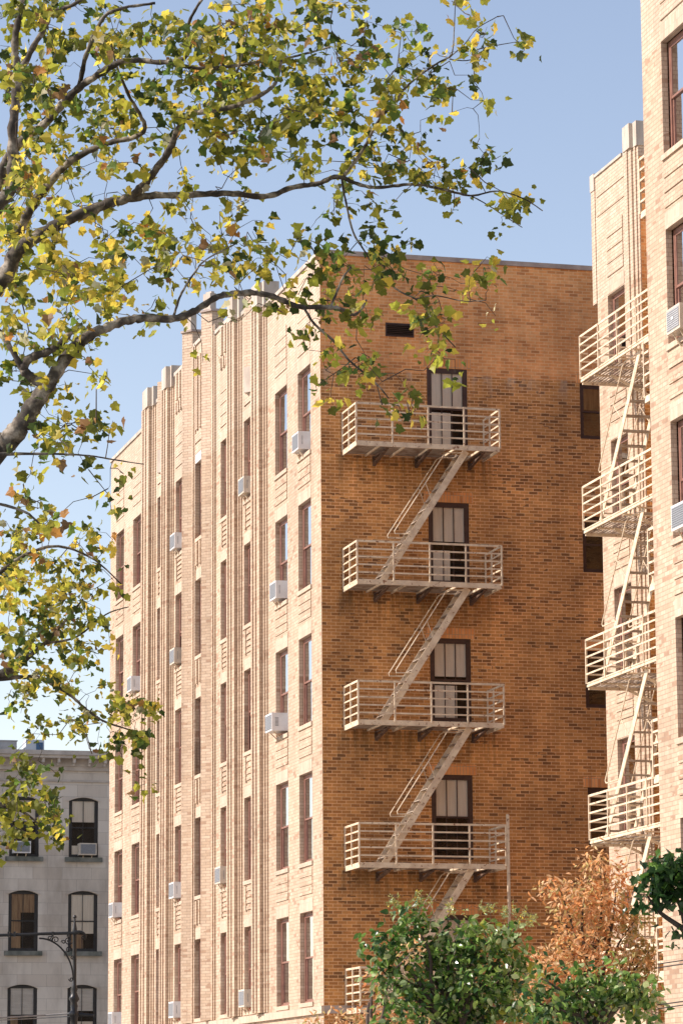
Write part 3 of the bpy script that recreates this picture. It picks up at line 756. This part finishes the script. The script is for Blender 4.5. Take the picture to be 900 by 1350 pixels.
# ================================================================== STREET LAMP / MAST ARM
def mast():
    d = 65
    p = at(98, 1336, d); base = Vector((p.x, p.y, .13))
    root = empty('mast_arm_pole', base); tag(root, 'black ornate cast iron pole with scroll bracket before the grey house', 'street pole')
    s = d/F_PX
    zt = at(98, 1207, d).z; z0 = .13
    def zz(py): return at(98, py, d).z-base.z
    b = MB()
    prof = [(.0, 0), (.26, 0), (.26, .25), (.2, .3), (.2, .9), (.15, 1.0), (.15, 1.25), (.09, 1.4), (.075, 2.6), (.07, zz(1350)), (.07, zz(1342)), (.10, zz(1339)), (.10, zz(1335)), (.06, zz(1332)), (.075, zz(1326)),
            (.055, zz(1322)), (.11, zz(1317)), (.08, zz(1313)), (.05, zz(1308)), (.07, zz(1304)), (.042, zz(1298)), (.038, zz(1232)), (.055, zz(1228)), (.04, zz(1222)), (.022, zz(1215)), (.018, zz(1210))]
    b.lathe(base, prof, 14); b.build('pole', m_iron, root, smooth=True)
    b = MB(); b.lathe((base.x, base.y, base.z+zz(1210)), [(0, 0), (.03, .01), (.04, .035), (.028, .065), (0, .08)], 10); b.build('finial', m_iron, root, smooth=True)
    A = lambda x, y: at(x, y, d)
    ch = A(98, 1230)
    b = MB(); b.tube([A(-260, 1238), A(-100, 1236), A(0, 1233), A(60, 1231), A(103, 1230)], [.032]*5, 8)
    for x in (12, 20, 70, 90): q = A(x, 1231.5); b.bar(A(x-1.4, 1231.7), A(x+1.4, 1231.7), .10, .10)
    b.build('arm', m_iron, root, smooth=False)
    b = MB(); b.tube([A(98, 1229), A(105, 1228.5), A(110, 1230), A(113, 1233), A(113.5, 1237)], [.035, .035, .03, .025, .015], 8)
    # arc brace
    pts = []
    for k in range(15):
        t = k/14; a = t*math.pi/2
        pts.append(A(52+45*math.sin(a), 1237+55*(1-math.cos(a))))
    b.tube(pts, .017, 6)
    def scroll(cx, cy, r, turns=1.4, ph=0, sgn=1):
        pp = []
        for k in range(18):
            t = k/17; a = ph+sgn*t*turns*2*math.pi; rr = r*(1-.75*t); pp.append(A(cx+rr*math.cos(a), cy+rr*math.sin(a)))
        b.tube(pp, .011, 5)
    scroll(74, 1239, 5, 1.3, 2); scroll(66, 1237, 3.5, 1.3, 1, -1); scroll(91, 1240, 5.5, 1.5, .5); scroll(91, 1252, 4, 1.5, 0, -1); scroll(96, 1262, 2.5, 1.2, 1); scroll(84, 1242, 3, 1.2, 3); scroll(94, 1291, 3, 1.3, 3.3, -1); scroll(110, 1236, 2.5, 1.2, 0)
    b.build('scroll_bracket', m_iron, root)
    b = MB(); b.tube([A(92, 1336.5), A(105, 1337.5), A(124, 1339)], [.045, .04, .03], 8); b.build('side_arm', m_iron, root)
mast()
def cable(name, pts, r, label, group):
    b = MB(); b.tube(pts, r, 6); return tag(b.build(name, m_black if 'dark' in label else m_cable, loc=pts[0]), label, 'cable', group)
cable('overhead_cable', [at(-300, 1366, 60), at(-100, 1348, 62), at(0, 1342, 64), at(60, 1338.5, 65), at(93, 1336, 65)], .017, 'pale overhead cable meeting the black pole, upper of two', 'cables running to the pole')
cable('overhead_cable', [at(-300, 1363, 60), at(-100, 1351, 62), at(0, 1345, 64), at(60, 1342, 65), at(93, 1340, 65)], .010, 'thin overhead cable meeting the black pole, lower of two', 'cables running to the pole')
for dy, q in ((0, 'upper pair'), (54, 'lower pair')):
    for k in (0, 1):
        y = 1270+dy+k*5
        cable('overhead_cable', [at(866, y+1, 46), at(900, y-4, 44), at(1100, y-20, 36)], .008, 'thin dark cable over the lower right wall, %s strand of the %s' % (['higher', 'lower'][k], q), 'cables by the right wall')

# ================================================================== TREES
def catmull(P, n=6):
    out = []
    for i in range(len(P)-1):
        p0 = P[max(i-1, 0)]; p1 = P[i]; p2 = P[i+1]; p3 = P[min(i+2, len(P)-1)]
        for k in range(n):
            t = k/n; t2 = t*t; t3 = t2*t
            out.append([.5*((2*b_)+(-a+c)*t+(2*a-5*b_+4*c-d_)*t2+(-a+3*b_-3*c+d_)*t3) for a, b_, c, d_ in zip(p0, p1, p2, p3)])
    out.append(list(P[-1])); return out
LOBE = [(0, .02), (-.20, -.04), (-.46, .10), (-.40, .27), (-.55, .50), (-.32, .58), (-.20, .80), (0, 1.0), (.17, .76), (.34, .60), (.52, .54), (.40, .30), (.48, .08), (.2, -.05)]
OVAL = [(0, 0), (-.24, .22), (-.30, .5), (-.16, .82), (0, 1.0), (.16, .82), (.30, .5), (.24, .22)]
SLIM = [(0, 0), (-.17, .3), (-.17, .6), (0, 1.0), (.17, .6), (.17, .3)]
class Leaves:
    def __init__(s): s.v = []; s.f = []; s.c = []
    def leaf(s, p, size, col, r, shape, droop=.5):
        # stem direction: outwards and hanging
        d = Vector((r.gauss(0, 1), r.gauss(0, 1), r.gauss(-droop, .7))).normalized()
        n = Vector((r.gauss(0, .8), r.gauss(0, .8), r.gauss(.5, .8)))
        a = d.cross(n)
        if a.length < .05: a = d.cross(Vector((1, 0, .2)))
        a.normalize(); n = a.cross(d)
        base = len(s.v); fold = r.uniform(.1, .45); curl = r.uniform(-.1, .45)
        sx = r.uniform(.75, 1.1)
        s.v.append(tuple(p + d*(.42*size))); s.c.append(col)
        for x, y in shape:
            q = p + a*(x*size*sx) + d*(y*size) + n*(abs(x)*fold - curl*(y*y))*size
            s.v.append(tuple(q)); s.c.append(col)
        m_ = len(shape)
        for k in range(m_): s.f.append((base, base+1+k, base+1+(k+1) % m_))
    def build(s, name, mat, parent, tw):
        b = MB(); nf = len(s.f); b.add(s.v, s.f); b.add(tw.v, tw.f)
        o = b.build(name, mat, parent, cols=[(*c, 1) for c in s.c]+[(.06, .045, .03, 1)]*len(tw.v))
        o.data.materials.append(m_twig)
        o.data.polygons.foreach_set('material_index', [0]*nf+[1]*len(tw.f)); return o
def grow(nodes, targets, mb, r, r0=.0075, rmax=None):
    """attach every target to the nearest existing node with a bent twig"""
    N = np.array([list(n) for n in nodes]); cap = len(N)+len(targets)*4
    A = np.empty((cap, 3)); A[:len(N)] = N; cnt = len(N)
    T = np.array([list(t) for t in targets])
    dmin = np.full(len(T), 1e9)
    for i in range(0, len(T)):
        dmin[i] = np.min(np.linalg.norm(A[:cnt]-T[i], axis=1))
    for i in np.argsort(dmin):
        t = T[i]; dd = np.linalg.norm(A[:cnt]-t, axis=1); j = int(np.argmin(dd)); p = Vector(A[j]); q = Vector(t); L = dd[j]
        if L < .02: continue
        m1 = p.lerp(q, .33)+Vector((r.gauss(0, .1), r.gauss(0, .1), r.gauss(.05, .1)))*L
        m2 = p.lerp(q, .68)+Vector((r.gauss(0, .1), r.gauss(0, .1), r.gauss(.05, .1)))*L
        ra = r0*min(1, .3+L*1.1)
        mb.tube([p, m1, m2, q], [ra, ra*.8, ra*.6, ra*.4], 4, cap=False)
        for k_ in (m1, m2, q): A[cnt] = k_; cnt += 1
PAL = {'dg': (.04, .065, .015), 'ol': (.13, .145, .022), 'mg': (.10, .16, .03), 'yg': (.33, .33, .045), 'ye': (.56, .45, .07), 'or': (.40, .20, .05), 'br': (.22, .13, .06), 'pa': (.36, .36, .22)}
def pick(r, mix):
    ks = list(mix); x = r.random()*sum(mix.values())
    for k in ks:
        x -= mix[k]
        if x <= 0: break
    c = PAL[k]; j = r.uniform(.8, 1.25); h = r.uniform(.92, 1.08)
    return (c[0]*j*h, c[1]*j, c[2]*j)
M_DARK = {'dg': 2.6, 'ol': 4.5, 'mg': 1.2, 'yg': 3, 'ye': 1, 'or': .1, 'br': .3}
M_MIX = {'dg': 1, 'ol': 2.6, 'mg': .8, 'yg': 4.2, 'ye': 2.2, 'or': .2, 'br': .4, 'pa': .3}
M_YEL = {'dg': .5, 'ol': 1.6, 'yg': 4, 'ye': 3.6, 'or': .3, 'br': .4, 'pa': .7}
def plane_tree(name, label, trunk, limbs, grid, x_edges, y0, step, leafpx, depth, seed, per=1.0):
    r = random.Random(seed)
    g0 = at(*trunk[0][:2], trunk[0][2]); g0.z = .13
    root = empty(name, g0); tag(root, label, 'tree')
    tb = MB(); tp = [g0] + [at(*t[:3]) for t in trunk[1:]]
    cm = catmull([(*p, t[3]) for p, t in zip(tp, trunk)], 6)
    tb.tube([c[:3] for c in cm], [c[3] for c in cm], 14); tb.build('trunk', m_bark, root, smooth=True)
    nodes = []
    for L in limbs:
        big = MB()
        P = [(*at(x, y, d), .86*rad*d/F_PX) for x, y, rad, d in L]
        cm = catmull(P, 7)
        pts = [Vector(c[:3])+Vector((r.gauss(0, 1), r.gauss(0, 1), r.gauss(0, 1)))*(.10*c[3]) for c in cm]
        big.tube(pts, [max(c[3], .004)*(1+.10*math.sin(i*1.7)+.05*r.random()) for i, c in enumerate(cm)], 9)
        nodes += pts
        big.build('limb', m_bark, root, smooth=True)
    lv = Leaves(); targets = []
    NA = np.array([list(n) for n in nodes]); C = np.array(CAM); Fw = np.array(FWD)
    nd = (NA-C) @ Fw; npx = 450+((NA-C) @ np.array(RV))/nd*F_PX; npy = 675-((NA-C) @ np.array(UV))/nd*F_PX
    for ri, row in enumerate(grid):
        for ci, ch in enumerate(row):
            dens = int(ch)
            if not dens: continue
            cov = min(.93, dens*.098)
            nleaf = -math.log(1-cov)*step*step/(.30*leafpx*leafpx)*per
            ncl = max(1, int(round(nleaf/6.5)))
            subs = [(x_edges+ci*step+r.uniform(0, step), y0+ri*step+r.uniform(0, step), r.gauss(0, .5)) for _ in range(max(1, 1+dens//2))]
            for _ in range(ncl):
                sx_, sy_, sd_ = r.choice(subs)
                px = sx_+r.gauss(0, step*.17); py = sy_+r.gauss(0, step*.15)
                j = np.argmin((npx-px)**2+(npy-py)**2); dd = nd[j]+sd_+r.gauss(.35, .45)
                c = at(px, py, dd); targets.append(c)
                yel = .5+.5*math.sin(px*.021+1.3)*math.cos(py*.017)+.0
                zone = M_YEL if (220 < py < 440 and px < 335 and r.random() < .7) or (660 < py < 800 and r.random() < .5) else (M_MIX if r.random() < .30+.55*yel else M_DARK)
                if py > 960: zone = M_DARK
                cl = pick(r, zone)
                s0 = leafpx*depth/F_PX
                for k in range(r.randint(4, 9)):
                    q = c+Vector((r.gauss(0, 1), r.gauss(0, 1), r.gauss(-.25, .9)))*s0*.75
                    col = cl if r.random() < .45 else pick(r, zone)
                    lv.leaf(q, s0*r.choice([.5, .7, .85, 1.0, 1.15, 1.3]), col, r, LOBE)
    tw = MB(); grow(nodes, targets, tw, r)
    lv.build('crown', m_leaf, root, tw); return root
D1 = 31.0
L1 = [
 [(-235,620,20,D1),(-130,500,18,D1),(-60,430,15,D1),(0,375,13,D1),(22,335,11,D1),(55,308,9.5,D1),(90,290,8.5,D1),(125,275,8,D1),(165,263,7,D1),(200,258,5.5,D1),(250,257,5,D1),(300,255,4.6,D1+.2),(350,259,4.4,D1+.4),(385,247,4,D1+.5),(420,242,3.8,D1+.5),(445,233,3.5,D1+.4),(475,244,2.8,D1+.4),(500,247,2.6,D1+.3),(545,243,2.3,D1+.2),(585,250,2,D1),(620,258,1.6,D1),(655,252,1.2,D1),(690,262,1,D1),(715,278,.8,D1)],
 [(172,262,6.5,D1),(190,243,6,D1-.1),(205,225,5.5,D1-.2),(225,195,5.2,D1-.4),(235,170,4.8,D1-.5),(250,152,4.5,D1-.6),(270,147,4.2,D1-.7),(300,142,3.8,D1-.7),(330,132,3.5,D1-.8),(355,118,3,D1-.9),(365,105,2.6,D1-.9),(371,80,2,D1-1)],
 [(18,330,9,D1+1.6),(32,290,8,D1+1.5),(50,262,7,D1+1.4),(75,230,6,D1+1.2),(95,212,5.2,D1+1.1),(125,195,4.5,D1+1),(150,187,4,D1+.9),(180,180,3.6,D1+.8),(191,165,3.2,D1+.7),(170,125,2.6,D1+.6),(155,90,2,D1+.5),(147,60,1.6,D1+.4)],
 [(-5,250,9,D1+.9),(8,215,8,D1+.8),(25,190,7.2,D1+.7),(45,175,6.8,D1+.6),(60,163,6.4,D1+.5),(85,135,6,D1+.3),(105,115,5.6,D1+.2),(130,98,5,D1),(150,86,4.6,D1-.1),(165,80,4.2,D1-.2),(190,80,4,D1-.2),(220,82,3.8,D1-.3),(243,76,3.4,D1-.4),(251,60,3,D1-.5),(248,35,2.6,D1-.6),(258,12,2.2,D1-.7),(270,-5,2,D1-.8)],
 [(220,82,3.2,D1-.3),(260,90,2.8,D1-.3),(300,88,2.5,D1-.3),(340,82,2.2,D1-.4),(385,75,1.8,D1-.5),(435,62,1.4,D1-.6)],
 [(105,115,4,D1+.2),(112,80,3.6,D1+.1),(125,45,3.2,D1),(140,20,2.8,D1),(165,10,2.4,D1),(205,4,2,D1)],
 [(-235,560,18,D1-1),(-120,400,15,D1-1),(-40,312,12,D1-1),(0,268,10,D1-1),(17,240,9,D1-1),(16,190,8,D1-1),(20,140,7,D1-1),(23,105,6.5,D1-1),(20,60,5.5,D1-1),(25,20,5,D1-1),(32,-15,4.5,D1-1)],
 [(23,105,5,D1-1),(40,70,4.5,D1-1.1),(60,35,4,D1-1.2),(68,16,3.6,D1-1.2),(90,9,3,D1-1.3),(114,-4,2.6,D1-1.4)],
 [(453,233,2.6,D1+.4),(480,195,2.4,D1+.3),(495,165,2.2,D1+.2),(515,140,2,D1),(540,110,1.8,D1),(575,84,1.5,D1-.1),(592,75,1.2,D1-.1),(597,60,1,D1-.2),(600,0,.6,D1-.3)],
 [(592,76,1,D1),(612,58,.8,D1),(628,38,.7,D1),(655,22,.6,D1)],
 [(592,78,1,D1),(612,80,.8,D1),(632,76,.7,D1)],
 [(450,233,1.8,D1+.4),(455,262,1.6,D1+.4),(465,305,1.5,D1+.3),(480,330,1.3,D1+.3),(500,362,1.3,D1+.3),(525,383,1.3,D1+.2),(547,394,1.4,D1+.2),(562,407,1.3,D1+.2),(572,427,1.2,D1+.1),(588,445,1,D1),(600,458,.8,D1)],
 [(547,394,1,D1+.2),(575,390,.9,D1+.2),(610,397,.8,D1+.1),(640,396,.7,D1)],
 [(620,258,1,D1),(637,267,.9,D1),(665,285,.8,D1),(688,300,.6,D1)],
 [(-240,820,26,D1-2),(-120,700,24,D1-2),(-40,628,20,D1-2),(0,590,17,D1-2),(25,565,15,D1-2),(45,535,13.5,D1-2),(65,505,11,D1-2),(85,475,9.5,D1-1.9),(105,452,8.8,D1-1.8),(115,444,8,D1-1.8),(140,432,7.2,D1-1.7),(165,423,6.6,D1-1.6),(190,419,6.2,D1-1.5),(230,420,5.6,D1-1.3),(260,408,5.2,D1-1.2),(285,392,4.8,D1-1.1),(310,387,4.6,D1-1),(345,387,4.4,D1-.9),(370,395,4.2,D1-.8),(395,404,4,D1-.7),(430,405,3.6,D1-.6),(448,407,3.2,D1-.6),(465,415,2.6,D1-.5),(476,408,2,D1-.5),(483,395,1.4,D1-.5)],
 [(436,404,2,D1-.6),(444,385,1.9,D1-.6),(452,366,1.7,D1-.6),(463,352,1.3,D1-.6)],
 [(400,404,2.2,D1-.7),(412,424,2,D1-.7),(425,437,2,D1-.7),(440,450,1.9,D1-.7),(460,475,1.7,D1-.7),(478,490,1.4,D1-.7),(498,508,1.2,D1-.7),(512,525,1,D1-.7)],
 [(62,508,9,D1-2),(45,500,7.5,D1-2),(32,487,7,D1-2),(40,472,6.5,D1-2),(65,463,5.8,D1-2),(85,448,5,D1-2),(95,437,4,D1-2)],
 [(30,487,5,D1-2),(20,468,4.5,D1-2),(6,445,4,D1-2),(-10,425,3.5,D1-2)],
 [(229,418,2,D1-1.3),(238,390,1.8,D1-1.3),(255,362,1.6,D1-1.2),(272,342,1.3,D1-1.1),(310,322,1,D1-1)],
 [(270,147,3,D1-.7),(285,128,2.4,D1-.6),(310,100,2,D1-.5),(322,60,1.6,D1-.4),(330,20,1.2,D1-.3)],
 [(-20,660,2.5,D1-2),(30,673,2,D1-2),(52,690,1.5,D1-2)],
 [(-30,600,4,D1-2.5),(40,598,2.2,D1-2.4),(110,600,1.4,D1-2.3),(150,606,1.2,D1-2.3),(190,612,.8,D1-2.3)],
]
GRID1 = [
 "876678888542300",
 "887668887655530",
 "888778878874200",
 "876578886643200",
 "965433334867710",
 "865544322321061",
 "988776555641010",
 "888765456654500",
 "765211024436100",
 "543001003424000",
 "464000002340000",
 "264000000000000",
 "232100000000000",
 "331000000000000"]
plane_tree('plane_tree', 'large foreground plane tree with mottled limbs reaching in from the upper left', [(-262,1480,D1-1,.42),(-262,1300,D1-1,.34),(-255,1000,D1-1.3,.30),(-240,800,D1-1.5,.26),(-236,600,D1-1,.18),(-225,480,D1-.8,.12)], L1, GRID1, 0, 0, 50, 12.4, D1, 11, per=1.12)
D2 = 43.0
L2 = [
 [(-190,1010,12,D2),(-90,935,10,D2),(0,890,7.5,D2),(20,879,6,D2),(40,864,4,D2),(60,848,3,D2),(85,820,2,D2),(110,790,1.4,D2)],
 [(-20,897,4,D2),(25,893,3.4,D2),(50,893,3,D2),(75,905,2.6,D2),(95,918,2.3,D2),(115,936,2,D2),(140,952,1.6,D2),(170,962,1.2,D2),(192,975,.8,D2)],
 [(-90,820,6,D2),(-30,780,4,D2),(20,740,3,D2),(70,720,2.2,D2),(120,735,1.4,D2),(160,770,1,D2)],
 [(60,848,2,D2),(100,840,1.6,D2),(140,810,1.2,D2),(170,800,.8,D2)],
 [(-120,1010,6,D2),(-50,1040,4,D2),(0,1060,3,D2),(30,1070,2,D2),(50,1085,1.2,D2)],
]
GRID2 = ["66530", "88620", "88730", "88740", "77640", "66540", "34566", "11247", "72003", "98000", "87000"]
plane_tree('plane_tree', 'farther plane tree with smaller leaves at the left edge below the big limb', [(-215,1500,D2,.34),(-212,1300,D2,.28),(-200,1010,D2,.22),(-130,880,D2,.16),(-95,800,D2,.08)], L2, GRID2, 0, 680, 40, 10.5, D2, 23, per=1.25)

PAL.update({'g1': (.03, .075, .02), 'g2': (.08, .165, .03), 'g3': (.20, .31, .07), 'g4': (.34, .42, .20), 'gs': (.30, .30, .10),  # the paler greens put glossy highlights into the leaf colour
            'o1': (.60, .28, .10), 'o2': (.68, .38, .16), 'o3': (.70, .48, .27), 'o4': (.50, .20, .08), 'o5': (.48, .40, .16), 'o6': (.22, .17, .05)})
def small_tree(name, label, d, base_px, blobs, shape, size, n_per, mixes, mat, seed, trunk_r=.09, tips=None):
    r = random.Random(seed); g0 = at(base_px, 1500, d); g0.z = .13
    root = empty(name, g0); tag(root, label, 'tree')
    pts = [at(x, y, d+dz) for x, y, rx, ry, dz, k in blobs]; cen = sum(pts, Vector())/len(pts)
    tb = MB(); low = min(p.z for p in pts)-.3
    fork = Vector((cen.x*.6+g0.x*.4, cen.y*.6+g0.y*.4, max(1.9, low-.2)))
    tb.tube([g0, g0.lerp(fork, .5)+Vector((.05, .03, 0)), fork], [trunk_r*1.2, trunk_r, trunk_r*.8], 10); tb.build('trunk', m_twig, root, smooth=True)
    nodes = [fork]
    for p in pts:
        m1 = fork.lerp(p, .35)+Vector((r.gauss(0, .08), r.gauss(0, .08), .12)); m2 = fork.lerp(p, .7)+Vector((r.gauss(0, .08), r.gauss(0, .08), .08))
        cm = catmull([tuple(fork), tuple(m1), tuple(m2), tuple(p)], 5)
        rr = [trunk_r*.55*(1-.85*i/(len(cm)-1)) for i in range(len(cm))]
        lb = MB(); lb.tube(cm, rr, 7); nodes += [Vector(c) for c in cm]; lb.build('limb', m_twig, root, smooth=True)
    lv = Leaves(); tg = []
    px = d/F_PX
    for (x, y, rx, ry, dz, k) in blobs:
        c = at(x, y, d+dz); n = int(n_per*rx*ry/1000)
        for _ in range(n):
            v = Vector((r.gauss(0, 1), r.gauss(0, 1), r.gauss(0, 1))).normalized()*(r.uniform(.25, 1)**.45)
            q = c + RV*(v.x*rx*px) + Vector((0, 0, 1))*(v.z*ry*px) + Vector((FWD.x, FWD.y, 0)).normalized()*(v.y*(rx+ry)/2*px*1.0)
            tg.append(q); mix = mixes[k]; cl = pick(r, mix)
            for _ in range(r.randint(4, 8)):
                qq = q+Vector((r.gauss(0, 1), r.gauss(0, 1), r.gauss(-.2, 1)))*size*.9
                lv.leaf(qq, size*r.uniform(.7, 1.25), cl if r.random() < .4 else pick(r, mix), r, shape, droop=.6)
    if tips:
        for (x, y, h) in tips:
            for _ in range(7):
                q = at(x+r.gauss(0, 7), y+r.gauss(0, 3), d+r.gauss(0, .3)); e = q+Vector((r.gauss(0, .04), r.gauss(0, .04), h*px*r.uniform(.5, 1.3)))
                lb2 = e; tg.append(e)
                for t in (.3, .5, .7, .85, 1): 
                    for s in (0, 1): lv.leaf(q.lerp(e, t), size*.55, pick(r, {'gs': 3, 'g4': 1, 'ye': .5}), r, SLIM, droop=-.3)
    tw = MB(); grow(nodes, tg, tw, r, .007)
    lv.build('crown', mat, root, tw); return root
MG = {'a': {'g1': 2.6, 'g2': 3, 'g3': 2.2, 'g4': 1.4}, 'b': {'g1': .8, 'g2': 2, 'g3': 2.8, 'g4': 2.6, 'yg': .6}}
MO = {'a': {'o1': 1.4, 'o2': 3, 'o3': 4.5, 'o4': .6, 'o5': 1.6}, 'b': {'o3': 2, 'o5': 3, 'o6': 2, 'o2': 1}}
small_tree('leafy_street_tree', 'glossy green tree in front of the orange end wall below the fire escape', 50, 600,
  [(540,1212,32,22,.1,'a'),(507,1246,26,20,0,'a'),(548,1248,38,26,.3,'a'),(600,1240,42,28,.1,'b'),(640,1236,34,24,-.1,'b'),(672,1240,24,20,0,'b'),(530,1290,36,26,0,'b'),(580,1285,50,36,.4,'a'),(635,1285,48,36,-.2,'a'),(680,1275,34,26,.1,'b'),(560,1335,60,32,0,'a'),(620,1335,60,32,.4,'a'),(670,1325,44,30,0,'b'),(500,1275,16,12,0,'a')],
  OVAL, .125, 40, MG, m_gloss, 5, tips=[(520,1197,12),(560,1198,14),(600,1208,14),(640,1206,14),(668,1208,14),(690,1215,16),(700,1222,14)])
small_tree('leafy_street_tree', 'low dark green crown at the bottom right in front of the orange tree', 46, 790,
  [(735,1325,40,24,0,'a'),(770,1300,26,22,0,'a'),(800,1318,44,28,.1,'b'),(840,1322,34,28,0,'b'),(705,1322,20,14,0,'a'),(815,1290,20,16,0,'b'),(715,1290,14,12,0,'a')],
  OVAL, .125, 40, MG, m_gloss, 6)
small_tree('autumn_tree', 'tall orange autumn tree before the dark court corner beside the right block', 55, 790,
  [(790,1140,24,14,0,'a'),(735,1168,26,12,.1,'a'),(770,1178,30,18,0,'a'),(812,1165,24,22,0,'a'),(800,1205,36,24,.2,'a'),(745,1200,20,16,0,'a'),(835,1215,22,24,0,'b'),(770,1232,40,20,0,'a'),(730,1262,34,20,.1,'a'),(785,1262,42,22,0,'a'),(835,1262,26,28,0,'b'),(712,1290,24,20,0,'a'),(760,1290,40,20,.2,'a'),(848,1300,18,30,0,'b'),(700,1322,22,18,0,'a'),(855,1255,14,20,0,'b')],
  SLIM, .115, 85, MO, m_autumn, 8)
small_tree('autumn_tree', 'small orange tree peeping out at the left and below the green tree', 54, 480,
  [(450,1343,26,10,0,'a'),(485,1340,28,12,0,'a'),(520,1332,28,14,0,'a'),(490,1290,12,8,0,'a'),(545,1254,12,7,-5,'a'),(500,1300,14,7,0,'a'),(420,1352,20,9,0,'a'),(540,1350,40,14,0,'a')],
  SLIM, .11, 75, MO, m_autumn, 9)
PAL.update({'d1': (.025, .06, .018), 'd2': (.04, .09, .03)})  # shade on these branch tips is put into the leaf colours
small_tree('maple_tree', 'dark green broad leaved branch tips poking in at the right edge above the cables', 34, 1010,
  [(872,1162,14,14,0,'a'),(890,1150,12,14,0,'a'),(852,1180,7,7,0,'a'),(890,1172,8,8,0,'a'),(903,1230,4,7,0,'a'),(965,1150,45,50,0,'a'),(1020,1180,60,80,.3,'a'),(970,1230,34,36,0,'a'),(862,1145,5,4,0,'b')],
  LOBE, .10, 120, {'a': {'d1': 3, 'd2': 3, 'g2': 1}, 'b': {'g3': 2, 'yg': 1}}, m_gloss, 12)

# ================================================================== render
sc.render.engine = 'CYCLES'
sc.cycles.max_bounces = 6; sc.cycles.diffuse_bounces = 4; sc.cycles.transparent_max_bounces = 12
